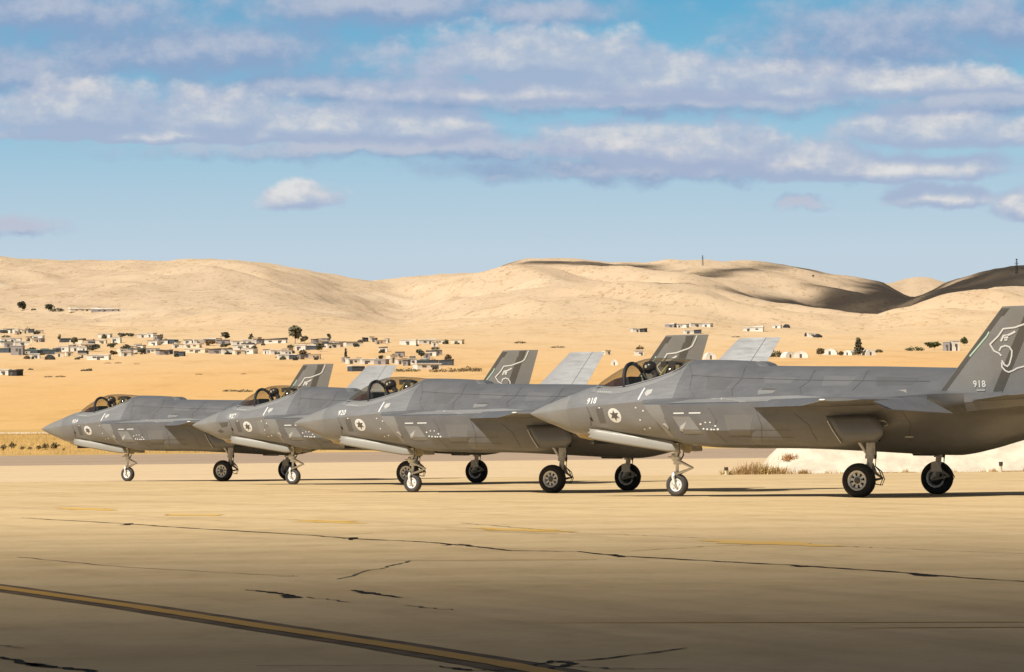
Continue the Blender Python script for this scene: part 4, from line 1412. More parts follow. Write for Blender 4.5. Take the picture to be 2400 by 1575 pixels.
# ---- the seated pilot: one skinned body, helmet, mask and vest
def make_pilot():
    J = empty('person')
    joints = {'pelvis': (3.72, 0, 2.42, .15), 'belly': (3.76, 0, 2.64, .17), 'chest': (3.70, 0, 2.90, .20), 'neck': (3.55, 0, 3.00, .07), 'head': (3.42, 0, 3.13, .10), 'crown': (3.38, 0, 3.22, .09)}
    edges = [('pelvis', 'belly'), ('belly', 'chest'), ('chest', 'neck'), ('neck', 'head'), ('head', 'crown')]
    for s, n in ((1, 'l'), (-1, 'r')):
        joints['sh' + n] = (3.66, .21 * s, 2.95, .10)
        joints['el' + n] = (3.46, .28 * s, 2.64, .058)
        joints['wr' + n] = (3.22, .22 * s, 2.58, .040)
        joints['ha' + n] = (3.12, .20 * s, 2.57, .042)
        joints['kn' + n] = (3.28, .14 * s, 2.50, .085)
        joints['an' + n] = (3.12, .14 * s, 2.30, .06)
        edges += [('chest', 'sh' + n), ('sh' + n, 'el' + n), ('el' + n, 'wr' + n), ('wr' + n, 'ha' + n), ('pelvis', 'kn' + n), ('kn' + n, 'an' + n)]
    for s, n in ((1, 'l'), (-1, 'r')):
        for i in range(4):
            joints[f'f{n}{i}'] = (3.05 - .005 * i, (.165 + .022 * i) * s, 2.565 + .004 * i, .012)
            joints[f'g{n}{i}'] = (3.02, (.165 + .022 * i) * s, 2.54, .010)
            edges += [('ha' + n, f'f{n}{i}'), (f'f{n}{i}', f'g{n}{i}')]
        joints[f't{n}'] = (3.10, .15 * s, 2.60, .013)
        edges.append(('ha' + n, f't{n}'))
    names = list(joints)
    me = bpy.data.meshes.new('body')
    me.from_pydata([L(*joints[k][:3]) for k in names], [(names.index(a), names.index(b)) for a, b in edges], [])
    o = bpy.data.objects.new('body', me)
    COL.objects.link(o)
    sk = o.modifiers.new('skin', 'SKIN')
    for i, k in enumerate(names):
        me.skin_vertices[0].data[i].radius = (joints[k][3],) * 2
        me.skin_vertices[0].data[i].use_root = k == 'pelvis'
    o.modifiers.new('sub', 'SUBSURF').levels = 2
    dg = bpy.context.evaluated_depsgraph_get()
    me2 = bpy.data.meshes.new_from_object(o.evaluated_get(dg))
    bpy.data.objects.remove(o)
    me2.name = 'body'
    me2.materials.clear()
    me2.materials.append(mat('flight_suit', (0.05, 0.042, 0.045), 0.85, var=0.25, scale=10))
    me2.polygons.foreach_set('use_smooth', [True] * len(me2.polygons))
    b = bpy.data.objects.new('body', me2)
    COL.objects.link(b)
    b.parent = J
    mb = MB()
    prof = []
    for k in range(13):
        a = math.pi * k / 12
        prof.append((0.155 * math.cos(a), max(0.001, 0.148 * math.sin(a) ** 0.85)))
    mb.lathe([(h_ * 1.1, r_ * 1.1) for h_, r_ in prof], (0, 0, 0), 'X', 24)
    c = L(3.37, 0, 3.175)
    rot = Matrix.Rotation(R(14), 3, 'Y')
    mb.v = [c + rot @ Vector((p.x * 1.02, p.y * 0.93, p.z * (1.0 if p.z > -0.05 else 0.85))) for p in mb.v]
    h = mb.build('helmet', mat('helmet_black', (0.02, 0.02, 0.022), 0.3), J, True, 60)
    mb = MB()
    prof = [(0.170 * math.cos(R(a)), 0.166 * math.sin(R(a)) ** 0.85) for a in (18, 34, 52, 70)]
    mb.lathe(prof, (0, 0, 0), 'X', 24)
    mb.v = [c + rot @ Vector((p.x * 1.06, p.y * 0.95, p.z + 0.012)) for p in mb.v]
    mb.build('visor', mat('visor_dark', (0.01, 0.008, 0.012), 0.08), h, True, 60)
    mb = MB()
    mb.tube([L(3.24, 0, 3.09), L(3.19, 0, 3.03), L(3.28, 0.05, 2.92), L(3.45, 0.12, 2.82)], [0.065, 0.05, 0.025, 0.022], 10)
    mb.build('oxygen_mask', M_HOSE, h, True, 60)
    mb = MB()
    q = []
    for k in range(12):
        a = 2 * math.pi * k / 12
        q.append(c + Vector((0.035 + 0.032 * math.cos(a), 0.154, 0.03 + 0.04 * math.sin(a))))
    mb.plate(q, 0.006)
    mb.build('helmet_badge', M_MARK, h)
    mb = MB()
    mb.tube([L(3.62, 0.10, 2.98), L(3.52, 0.13, 2.86), L(3.55, 0.12, 2.66)], 0.022, 6)
    mb.tube([L(3.62, -0.10, 2.98), L(3.52, -0.13, 2.86), L(3.55, -0.12, 2.66)], 0.022, 6)
    mb.build('harness', mat('harness_olive', (0.16, 0.14, 0.08), 0.8), J, True)
    return J


pilot0 = make_pilot()
JETS = [((0.4615, 105.070), 0.033, '918', 'nearest grey fighter jet, numbered 918, its tail fin cut by the picture edge', 'dark-helmeted pilot sitting in the cockpit of the nearest jet, number 918'),
        ((-6.5212, 125.492), -0.0516, '920', 'grey fighter jet number 920, second nearest, between 918 and 927', 'dark-helmeted pilot with a white helmet spot in the cockpit of jet 920'),
        ((-11.1164, 145.947), 0.0112, '927', 'grey fighter jet number 927, third in the row, with pale patched nose panels', 'dark-helmeted pilot in the cockpit of jet 927, third in the row'),
        ((-18.652, 166.318), 0.0074, '924', 'farthest and leftmost grey fighter jet, its pointed nose clear against the sand', 'dark-helmeted pilot in the cockpit of the farthest, leftmost jet')]
RZ = math.atan2(HD.y, HD.x)
jets = []
for i, ((nx_, ny_), dz, num, lab, plab) in enumerate(JETS):
    j = jet0 if i == 0 else copy_tree(jet0)
    pos = Vector((nx_, ny_, 0)) - HD * 8.0
    j.location = (pos.x, pos.y, dz)
    j.rotation_euler = (0, 0, RZ)
    tag(j, lab, 'fighter jet', 'fighter jets parked in a slanted row')
    jets.append(j)
    p = pilot0 if i == 0 else copy_tree(pilot0)
    p.location = j.location
    p.rotation_euler = (0, 0, RZ)
    tag(p, plab, 'person', 'pilots in the cockpits')
for j, J_ in zip(jets, JETS):
    number(j, J_[2])
# the third jet's repaired, paler nose panels
for poly, m_ in (([(1.86, 2.265), (1.90, 2.47), (2.45, 2.50), (2.44, 2.30)], M_LIGHTP), ([(3.28, 2.20), (3.55, 2.25), (3.62, 2.06), (3.50, 1.86), (3.62, 1.70), (3.45, 1.62), (3.30, 1.78), (3.40, 1.98)], M_LIGHTP),
                 ([(3.70, 2.12), (3.90, 2.08), (4.05, 1.80), (3.90, 1.66), (3.82, 1.82), (3.86, 1.95)], M_LIGHTP), ([(1.50, 2.14), (1.95, 2.18), (1.90, 2.02), (1.62, 1.99)], M_EDGE), ([(1.36, 1.86), (1.52, 1.93), (1.66, 1.84), (1.5, 1.80)], M_EDGE)):
    decal('repair_patch', [poly], m_, 0.0035, jets[2])

# ------------------------------------------------------------------ white berm, dry bushes and posts beside the apron
def berm():
    """sprayed earth bank at the right of the apron, its left end running out"""
    vs, fs = [], []
    nx, ny = 60, 9
    for i in range(nx + 1):
        x = 10.0 + i * 0.5
        for j in range(ny + 1):
            q = j / ny
            top = 2.25 * max(0.0, min(1.0, (x - 10.1) / 1.9)) ** 0.8
            prof = [0, .18, .42, .66, .86, .97, 1.0, .96, .6, 0.0][j]
            yb = 166.4 + q * 7.0
            w = 1.5 * noise.fractal(Vector((x * 0.9, q * 4, 2.2)), 0.9, 2.0, 5)
            z = top * prof + (0.10 * w if 0 < j < ny else 0)
            vs.append((x + 0.25 * w * (i == 0), yb + 0.25 * w, max(z, -0.02 if j in (0, ny) else 0.0)))
    for i in range(nx):
        for j in range(ny):
            k = i * (ny + 1) + j
            fs.append((k, k + ny + 1, k + ny + 2, k + 1))
    o = mesh_obj('berm', vs, fs, mat('white_berm', (0.66, 0.57, 0.43), 0.95, var=0.14, scale=1.4, bump=0.9, bscale=2.0, spec=0.1), None, True)
    return tag(o, 'low white-washed earth berm behind the wheels of the nearest jet', 'berm')


berm()


def dry_bush(name, at, w, h, n, label, group, material, cat='bush'):
    r = empty(name, at)
    vs, fs = [], []
    for _ in range(n):
        a = rnd.uniform(0, 2 * math.pi)
        lean = rnd.uniform(0.1, 1.0)
        p = Vector((rnd.gauss(0, w * 0.22), rnd.gauss(0, w * 0.22), 0))
        L_ = h * rnd.uniform(0.45, 1.05)
        d = Vector((math.cos(a) * lean, math.sin(a) * lean, rnd.uniform(0.5, 1.0))).normalized()
        t = 0.010 + 0.006 * rnd.random()
        for k in range(3):
            q = p + d * L_ / 3
            e = Vector((-d.y, d.x, 0)).normalized() * t * (1 - k * 0.25)
            b = len(vs)
            vs += [tuple(p - e), tuple(p + e), tuple(q + e * 0.7), tuple(q - e * 0.7)]
            fs.append((b, b + 1, b + 2, b + 3))
            d = (d + Vector((rnd.uniform(-.5, .5), rnd.uniform(-.5, .5), rnd.uniform(-.35, .35)))).normalized()
            p = q
    tag(mesh_obj('twigs', vs, fs, material, r), kind='stuff')
    mb = MB()
    mb.tube([(0, 0, -0.03), (0.02, 0, h * 0.12), (0.0, 0.02, h * 0.3)], [0.05, 0.035, 0.015], 6)
    mb.build('stem', material, r)
    return tag(r, label, cat, group)


M_DRY = mat('dry_twigs', (0.46, 0.30, 0.13), 0.9, var=0.3, scale=4)
M_DRY2 = mat('dry_straw', (0.50, 0.36, 0.13), 0.9, var=0.25, scale=4)
BU = [(1705, 1108, 0.5, 0.30, 'small yellow tuft at the left end of the dry brush', M_DRY2), (1738, 1110, 0.8, 0.5, 'brown dry bush right of the yellow tuft', M_DRY), (1768, 1108, 1.1, 0.75, 'tallest brown dry bush before the end of the white berm', M_DRY),
      (1795, 1110, 1.0, 0.6, 'tangled dry bush against the sloping end of the white berm', M_DRY2), (1822, 1109, 0.9, 0.5, 'dry bush lying on the foot of the white berm', M_DRY), (1884, 1109, 0.4, 0.30, 'small dry weed alone on the berm foot', M_DRY), (1850, 1088, 0.6, 0.4, 'reddish dry shrub on the slope of the berm end', mat('rust_twigs', (0.42, 0.20, 0.06), 0.9))]
for u, v, w, h, lab, m_ in BU:
    p = pix(u, v, 165.6)
    z = 0.0
    y = 165.6
    if v < 1100:
        y, z = 168.0, 0.55
    dry_bush('dry_bush', (p.x / 165.6 * y, y, z), w * 1.25, h * 0.8, int(220 * w + 60), lab, 'dry bushes by the berm', m_)
# ragged weeds along the apron's edge
vs, fs = [], []
for _ in range(2600):
    x = rnd.choice((rnd.uniform(9, 21), rnd.uniform(13, 16), rnd.uniform(19, 21)))
    y = 166.15 + rnd.uniform(-0.12, 0.2)
    hgt = rnd.uniform(0.03, 0.13) * (1.6 if noise.noise(Vector((x * 1.3, 0, 0))) > 0.1 else 0.5)
    a = rnd.uniform(-0.05, 0.05)
    b = len(vs)
    vs += [(x - 0.008, y, 0), (x + 0.008, y, 0), (x + a, y + rnd.uniform(-.03, .03), hgt)]
    fs.append((b, b + 1, b + 2))
tag(mesh_obj('weeds', vs, fs, M_DRY), 'thin dry weeds along the foot of the berm', 'weeds', None, 'stuff')


def post(u, v, h, label, lean=0.0):
    p = pix(u, v, 165.2)
    r = empty('marker_post', (p.x, 165.2, UND(165.2)))
    mb = MB()
    mb.tube([(0, 0, 0), (lean * 0.6, 0, h * 0.62)], 0.055, 8)
    mb.tube([(0, 0, 0), (0, 0, 0.03)], 0.11, 10)
    mb.build('stake', mat('post_cream', (0.62, 0.52, 0.36), 0.7), r, True)
    mb = MB()
    mb.tube([(lean * 0.6, 0, h * 0.6), (lean, 0, h)], [0.075, 0.085], 10)
    mb.build('lamp_head', mat('post_dark', (0.05, 0.035, 0.03), 0.6), r, True)
    tag(r, label, 'marker post', 'marker posts along the apron edge')


post(2346, 1117, 0.40, 'short pale marker post with dark head, right of the nearest jet wheels')
post(1702, 1108, 0.30, 'short dark-topped marker post in the dry brush left of the berm')

# dry grass and low bushes on the far verge at the left
vs, fs = [], []
for _ in range(11000):
    y = rnd.uniform(448, 585)
    x = rnd.uniform(-82, -20)
    g = terrain_z(x, y)
    hgt = rnd.uniform(0.15, 0.55)
    w = rnd.uniform(0.03, 0.08)
    b = len(vs)
    vs += [(x - w, y, g - 0.02), (x + w, y, g - 0.02), (x + rnd.uniform(-.15, .15), y, g + hgt)]
    fs.append((b, b + 1, b + 2))
tag(mesh_obj('dry_grass', vs, fs, mat('straw_grass', (0.52, 0.345, 0.12), 0.9, var=0.25, scale=0.2)), 'yellow dry grass on the verge beyond the runway', 'grass', None, 'stuff')
M_BUSH = mat('dusty_bush', (0.17, 0.13, 0.05), 0.9, var=0.35, scale=2)


def leaf_ball(c, rx, ry, rz, n, size, flat=0.0):
    vs, fs = [], []
    for _ in range(n):
        d = Vector((rnd.gauss(0, 1), rnd.gauss(0, 1), rnd.gauss(0, 1))).normalized()
        q = rnd.random() ** 0.4
        bump = 0.72 + 0.5 * noise.noise(d * 2.1 + Vector(c) * 0.37)
        p = Vector((c[0] + d.x * rx * q * bump, c[1] + d.y * ry * q * bump, c[2] + d.z * rz * q * bump))
        a = Vector((rnd.gauss(0, 1), rnd.gauss(0, 1), rnd.gauss(0, 1))).normalized() * size * rnd.uniform(0.6, 1.3)
        b = a.cross(Vector((rnd.gauss(0, 1), rnd.gauss(0, 1), rnd.gauss(0, 1)))).normalized() * size * rnd.uniform(0.5, 1.1)
        k = len(vs)
        vs += [tuple(p - a * 0.5), tuple(p + b * 0.6), tuple(p + a * 0.5), tuple(p - b * 0.6)]
        fs.append((k, k + 1, k + 2, k + 3))
    return vs, fs


LEFTB = [(8, 1056, 20), (30, 1055, 24), (52, 1057, 14), (70, 1056, 12), (90, 1056, 16), (106, 1055, 22), (128, 1055, 26), (150, 1058, 10)]
for i, (u, v, wpx) in enumerate(LEFTB):
    p = ground_hit(u, v, 440)
    s_ = wpx / FPX * p.y
    r = empty('scrub_bush', p)
    vs, fs = leaf_ball((0, 0, s_ * 0.38), s_ * 0.55, s_ * 0.5, s_ * 0.42, 90, 0.22 * s_)
    mesh_obj('foliage', vs, fs, M_BUSH, r)
    mb = MB()
    mb.tube([(0, 0, -0.1), (0, 0, s_ * 0.4)], [0.06, 0.02], 5)
    mb.build('stem', M_BUSH, r)
    tag(r, ['small', 'round', 'low', 'thin', 'spiky', 'broad', 'largest', 'tiny'][i] + ' dark scrub bush in dry grass, ' + ['leftmost', 'second', 'third', 'fourth', 'fifth', 'sixth', 'seventh', 'eighth'][i] + ' from the left edge', 'bush', 'scrub bushes on the left verge')

# ------------------------------------------------------------------ village on the plain
M_HW = [mat('house_white', (0.70, 0.66, 0.58), 0.9, var=0.22, scale=0.35), mat('house_cream', (0.70, 0.60, 0.44), 0.9, var=0.08, scale=0.5), mat('house_tan', (0.52, 0.39, 0.26), 0.9, var=0.1, scale=0.5),
        mat('house_grey', (0.30, 0.27, 0.26), 0.9, var=0.1, scale=0.5), mat('house_navy', (0.06, 0.075, 0.10), 0.8, var=0.2, scale=0.5), mat('tent_black', (0.03, 0.03, 0.03), 0.9)]
M_ROOF = [mat('roof_white', (0.70, 0.67, 0.61), 0.6, var=0.2, scale=0.3), mat('roof_sheet', (0.42, 0.40, 0.38), 0.5, var=0.15, scale=0.6), mat('roof_teal', (0.08, 0.14, 0.13), 0.6, var=0.2, scale=0.6), mat('roof_dark', (0.05, 0.05, 0.055), 0.7), mat('roof_tan', (0.50, 0.40, 0.28), 0.8)]
M_OPEN = mat('dark_opening', (0.085, 0.08, 0.075), 0.7)
BOX = {}


def unit_box(name, material):
    key = material.name
    if key not in BOX:
        mb = MB()
        mb.box((0, 0, 0.5), (1, 1, 1))
        me = mb.build('box', material)
        BOX[key] = me.data
        bpy.data.objects.remove(me)
    o = bpy.data.objects.new(name, BOX[key])
    COL.objects.link(o)
    return o


def part_box(name, material, parent, c, size):
    o = unit_box(name, material)
    o.parent = parent
    o.location = c
    o.scale = size
    return o


def house(u0, u1, vt, vb, wall, roof, style=0):
    p = ground_hit((u0 + u1) / 2, vb, 620)
    k = p.y / FPX
    w, h = (u1 - u0) * k * 1.06, max(1.8, (vb - vt) * k * 1.12)
    d = min(max(4.0, w * 0.6), 9.0)
    name = {0: 'house', 1: 'shed', 2: 'tent', 3: 'greenhouse'}[style]
    r = empty(name, (p.x, p.y + d / 2, p.z - 0.25))
    r.rotation_euler = (0, 0, R(rnd.uniform(-24, 24)))
    h += 0.25
    if style == 3:
        mb = MB()
        n = 9
        pts = [(w / 2 * math.cos(math.pi * i / n), h * math.sin(math.pi * i / n) ** 0.8) for i in range(n + 1)]
        vs = [(x, y * d / 2, z) for y in (-1, 1) for x, z in pts]
        fs = [(i, i + 1, i + n + 2, i + n + 1) for i in range(n)] + [tuple(range(n + 1)), tuple(range(2 * n + 1, n, -1))]
        mb.add(vs, fs)
        mb.build('cover', M_HW[wall], r, True, 40)
        part_box('door', M_OPEN, r, (0, -d / 2 - 0.02, 0), (w * 0.15, 0.05, h * 0.6))
    elif style == 2:
        mb = MB()
        mb.add([(-w / 2, -d / 2, 0), (w / 2, -d / 2, 0), (w / 2, d / 2, 0), (-w / 2, d / 2, 0), (-w / 2, -d / 2, h * .55), (w / 2, -d / 2, h * .5), (w / 2, d / 2, h * .5), (-w / 2, d / 2, h * .55), (-w * .22, 0, h), (w * .25, 0, h * .92)],
               [(0, 1, 5, 4), (1, 2, 6, 5), (2, 3, 7, 6), (3, 0, 4, 7), (4, 5, 9, 8), (6, 7, 8, 9), (5, 6, 9), (7, 4, 8)])
        mb.build('canvas', M_HW[wall], r)
        part_box('flap', M_ROOF[roof], r, (w * 0.1, -d / 2 - 0.03, 0), (w * 0.3, 0.06, h * 0.5))
    else:
        part_box('wall', M_HW[wall], r, (0, 0, 0), (w * 0.96, d * 0.96, h * 0.88))
        mb = MB()
        t = 0.16
        tilt = rnd.choice((0.0, 0.06, -0.06)) * w if style == 1 else 0
        y0 = d / 2 * 1.04
        mb.add([(-w / 2, -y0, h * .88), (w / 2, -y0, h * .88), (w / 2, y0, h * .88), (-w / 2, y0, h * .88), (-w / 2, -y0, h * .88 + t - min(0, tilt)), (w / 2, -y0, h * .88 + t + max(0, tilt)), (w / 2, y0, h * .88 + t + max(0, tilt) + 0.15), (-w / 2, y0, h * .88 + t + 0.15 - min(0, tilt))],
               [(0, 3, 2, 1), (4, 5, 6, 7), (0, 1, 5, 4), (1, 2, 6, 5), (2, 3, 7, 6), (3, 0, 4, 7)])
        mb.build('roof', M_ROOF[roof], r)
        yf = -d * 0.48 - 0.03
        part_box('door', M_OPEN, r, (w * rnd.uniform(-0.3, 0.3), yf, 0.1), (min(1.1, w * 0.2), 0.08, h * 0.62))
        nwin = 1 if w < 7 else 2 if w < 14 else 3
        for i in range(nwin):
            x = w * (-0.36 + 0.72 * (i + 0.5) / nwin) + rnd.uniform(-.06, .06) * w
            part_box('window', M_OPEN, r, (x, yf - 0.02, h * 0.42), (min(1.3, w * 0.16), 0.08, h * 0.24))
    return r, name


def q1(x0, x1, y0, y1):
    return (x0 / 3.967, x1 / 3.967, 680 + y0 / 3.967, 680 + y1 / 3.967)


def q2(x0, x1, y0, y1):
    return (500 + x0 / 3.4, 500 + x1 / 3.4, 680 + y0 / 3.4, 680 + y1 / 3.4)


def q3(x0, x1, y0, y1):
    return (1200 + x0 / 3.967, 1200 + x1 / 3.967, 580 + y0 / 3.967, 580 + y1 / 3.967)


def q4(x0, x1, y0, y1):
    return (1800 + x0 / 3.967, 1800 + x1 / 3.967, 580 + y0 / 3.967, 580 + y1 / 3.967)


HOUSES = [
    # (pixel box), wall, roof, style
    (q1(0, 60, 372, 402), 4, 0, 1), (q1(65, 110, 368, 400), 0, 3, 0), (q1(125, 185, 366, 402), 0, 0, 0), (q1(190, 250, 370, 405), 1, 1, 0), (q1(258, 310, 382, 400), 4, 3, 1), (q1(240, 285, 430, 468), 2, 4, 0), (q1(290, 400, 425, 465), 0, 0, 0),
    (q1(0, 80, 450, 490), 0, 0, 0), (q1(85, 190, 448, 486), 0, 1, 0), (q1(0, 120, 490, 520), 0, 2, 1), (q1(130, 260, 486, 516), 0, 0, 1), (q1(105, 215, 518, 605), 3, 1, 0), (q1(0, 98, 545, 585), 4, 2, 1), (q1(225, 372, 570, 602), 4, 2, 1), (q1(380, 520, 566, 600), 4, 2, 1),
    (q1(270, 362, 604, 636), 0, 0, 0), (q1(418, 500, 604, 648), 5, 3, 2), (q1(508, 590, 592, 622), 1, 4, 0), (q1(600, 668, 582, 616), 1, 1, 0), (q1(722, 800, 602, 634), 1, 4, 0), (q1(812, 1015, 602, 650), 0, 0, 0),
    (q1(540, 640, 524, 576), 0, 0, 0), (q1(645, 742, 528, 572), 0, 1, 0), (q1(745, 805, 540, 570), 0, 0, 0), (q1(735, 900, 502, 540), 1, 0, 1), (q1(556, 650, 462, 486), 4, 2, 1), (q1(655, 780, 466, 500), 1, 3, 1), (q1(785, 880, 470, 502), 2, 3, 0), (q1(885, 985, 474, 500), 1, 0, 0),
    (q1(1040, 1120, 440, 492), 0, 0, 0), (q1(918, 1030, 414, 442), 0, 4, 1), (q1(1275, 1360, 408, 442), 0, 0, 0), (q1(1365, 1440, 410, 438), 0, 1, 1), (q1(1442, 1478, 420, 482), 3, 3, 0), (q1(1392, 1478, 490, 514), 0, 0, 1), (q1(1485, 1560, 478, 504), 0, 3, 1), (q1(1565, 1640, 482, 504), 4, 2, 1),
    (q1(1205, 1275, 525, 562), 2, 1, 0), (q1(1280, 1340, 515, 560), 0, 3, 0), (q1(1098, 1180, 566, 592), 1, 0, 0), (q1(1185, 1262, 568, 590), 0, 2, 1), (q1(1110, 1205, 594, 618), 0, 0, 0), (q1(1338, 1478, 560, 584), 0, 2, 1), (q1(1462, 1560, 576, 602), 3, 3, 1), (q1(1620, 1650, 592, 614), 4, 3, 1), (q1(1660, 1712, 592, 618), 4, 3, 1),
    (q1(1702, 1780, 470, 502), 0, 3, 1), (q1(1785, 1870, 472, 500), 0, 0, 0), (q1(1600, 1690, 506, 540), 0, 4, 0), (q1(1700, 1862, 506, 538), 1, 0, 0), (q1(1885, 2000, 464, 492), 4, 0, 1), (q1(2012, 2130, 480, 502), 3, 3, 1), (q1(1722, 1920, 560, 584), 1, 0, 1), (q1(1940, 2055, 560, 592), 3, 3, 1), (q1(2060, 2150, 550, 602), 0, 3, 0),
    (q1(2168, 2260, 564, 602), 1, 1, 0), (q1(2265, 2378, 558, 594), 0, 0, 0), (q1(2152, 2240, 474, 512), 0, 1, 0), (q1(2250, 2378, 476, 508), 0, 0, 1), (q1(2252, 2370, 512, 542), 0, 3, 1),
    (q2(410, 580, 396, 424), 0, 3, 1), (q2(330, 400, 400, 430), 3, 3, 1), (q2(150, 250, 440, 478), 0, 0, 0), (q2(400, 440, 482, 512), 0, 3, 0), (q2(445, 530, 484, 516), 0, 0, 0), (q2(535, 620, 486, 518), 0, 1, 1), (q2(510, 598, 520, 552), 0, 0, 0), (q2(602, 660, 516, 554), 4, 0, 0),
    (q2(655, 735, 438, 482), 0, 0, 0), (q2(740, 820, 446, 476), 4, 0, 1), (q2(760, 850, 512, 552), 2, 4, 0), (q2(830, 920, 392, 420), 3, 3, 1), (q2(890, 1000, 428, 462), 0, 3, 1), (q2(1040, 1170, 428, 448), 0, 3, 1), (q2(1190, 1230, 394, 414), 5, 3, 1), (q2(1290, 1370, 416, 432), 2, 4, 1), (q2(1320, 1385, 474, 494), 0, 3, 1),
    (q2(1490, 1620, 396, 436), 0, 0, 0), (q2(1625, 1760, 398, 430), 0, 0, 1), (q2(1765, 1850, 406, 430), 1, 4, 1), (q2(1900, 1990, 410, 430), 1, 4, 1), (q2(1060, 1170, 550, 588), 0, 0, 0), (q2(1175, 1290, 552, 592), 0, 0, 0), (q2(1292, 1388, 564, 592), 3, 1, 0), (q2(1392, 1450, 520, 584), 1, 4, 0), (q2(1452, 1520, 510, 532), 3, 3, 1),
    (q2(1455, 1540, 555, 592), 0, 4, 0), (q2(1545, 1618, 556, 590), 0, 1, 0), (q2(1622, 1715, 570, 602), 4, 2, 1), (q2(1720, 1790, 570, 602), 4, 3, 0), (q2(1802, 1910, 574, 602), 4, 3, 1), (q2(1600, 1800, 604, 632), 0, 0, 0), (q2(1700, 1780, 498, 524), 0, 3, 1), (q2(1082, 1190, 610, 648), 4, 0, 1),
    (q3(1112, 1190, 770, 792), 0, 1, 1), (q3(1195, 1250, 768, 790), 5, 3, 1), (q3(1432, 1520, 722, 746), 3, 0, 1), (q3(1540, 1638, 716, 746), 0, 3, 0), (q3(1642, 1760, 706, 742), 0, 0, 0), (q3(1765, 1860, 722, 742), 0, 1, 1), (q3(1600, 1690, 780, 804), 0, 0, 0), (q3(1692, 1760, 782, 804), 4, 3, 1), (q3(2160, 2340, 744, 782), 0, 0, 1),
    (q3(850, 905, 956, 998), 1, 4, 0), (q3(1142, 1220, 962, 1006), 0, 1, 0), (q3(920, 985, 1060, 1096), 0, 0, 3), (q3(1790, 1890, 982, 1042), 0, 0, 3),
    (q4(50, 125, 722, 752), 0, 0, 0), (q4(145, 205, 716, 748), 5, 3, 2), (q4(345, 368, 806, 828), 5, 3, 2), (q4(372, 440, 806, 832), 0, 0, 0), (q4(442, 492, 806, 838), 5, 3, 2),
    (q4(140, 238, 976, 1028), 0, 0, 3), (q4(242, 380, 970, 1028), 0, 0, 3), (q4(520, 650, 946, 998), 0, 0, 3), (q4(712, 800, 960, 1004), 0, 0, 3), (q4(890, 990, 952, 1004), 0, 0, 3), (q4(1640, 1705, 880, 962), 3, 1, 0), (q4(1708, 1775, 870, 962), 0, 1, 0),
    ((-6, 22, 869, 880), 0, 0, 0), ((24, 46, 871, 882), 5, 3, 1),
    (q1(640, 840, 180, 204), 1, 0, 1), (q1(850, 1095, 182, 204), 3, 0, 1), (q1(920, 1000, 176, 200), 2, 3, 0),
]
EXTRA = []
for _ in range(62):
    q = rnd.choice(HOUSES[:94])[0]
    um, vb = (q[0] + q[1]) / 2 + rnd.uniform(-22, 22), q[3] + rnd.uniform(-7, 6)
    if 772 < vb < 866 and um > 2 and not (1060 < um < 1400):
        w = rnd.uniform(6, 20)
        EXTRA.append(((um - w / 2, um + w / 2, vb - rnd.uniform(4, 8), vb), rnd.choice((0, 1, 1, 2, 2, 3, 3, 4)), rnd.choice((1, 1, 2, 3, 4, 4)), 1))
HOUSES += EXTRA
ORD = ['first', 'second', 'third', 'fourth', 'fifth', 'sixth', 'seventh', 'eighth', 'ninth', 'tenth', 'eleventh', 'twelfth', 'thirteenth', 'fourteenth', 'fifteenth', 'sixteenth', 'seventeenth', 'eighteenth', 'nineteenth', 'twentieth',
       'twenty-first', 'twenty-second', 'twenty-third', 'twenty-fourth', 'twenty-fifth', 'twenty-sixth', 'twenty-seventh', 'twenty-eighth', 'twenty-ninth', 'thirtieth']
WN = ['white', 'cream', 'tan', 'grey', 'dark blue', 'black']
RN = ['white roof', 'grey roof', 'green roof', 'black roof', 'tan roof']
ROWS = {}
for (box, wall, roof, style) in HOUSES:
    u0, u1, vt, vb = box
    um = (u0 + u1) / 2
    if u0 < 30 and vb > 865:
        zone = 'alone at the left edge'
    elif vb < 740 and um < 400:
        zone = 'under the left hill'
    elif um > 1450 and vb < 800:
        zone = 'on the right-hand slope'
    elif um > 1380:
        zone = 'behind the nearest jet'
    elif um < 110:
        zone = 'in the leftmost cluster'
    elif um > 800:
        zone = 'at the village right end'
    else:
        zone = 'in the ' + ('upper' if vb < 804 else 'middle' if vb < 822 else 'lower') + ' village row'
    ROWS.setdefault((zone, wall, roof, style), []).append((um, box))
for (zone, wall, roof, style), items in ROWS.items():
    items.sort()
    for i, (um, box) in enumerate(items):
        r, nm = house(*box, wall, roof, style)
        kind = {'house': 'block house', 'shed': 'long shed', 'tent': 'tent', 'greenhouse': 'arched tunnel tent'}[nm]
        place = (', ' + ORD[min(i, 29)] + ' from left') if len(items) > 1 else ''
        what = f'{WN[wall]} {kind}' + ('' if nm in ('tent', 'greenhouse') else f' with {RN[roof]}')
        tag(r, f'{what} {zone}{place}', nm, 'village buildings')

# ---- trees and shrubs of the plain
M_TR = [mat('tree_dark', (0.095, 0.092, 0.058), 0.85, var=0.35, scale=0.6), mat('tree_olive', (0.15, 0.14, 0.08), 0.85, var=0.35, scale=0.6), mat('tree_brown', (0.18, 0.125, 0.06), 0.9, var=0.3, scale=0.6), mat('tree_green', (0.085, 0.10, 0.035), 0.85, var=0.3, scale=0.6)]
M_BARK = mat('bark', (0.12, 0.085, 0.055), 0.9)


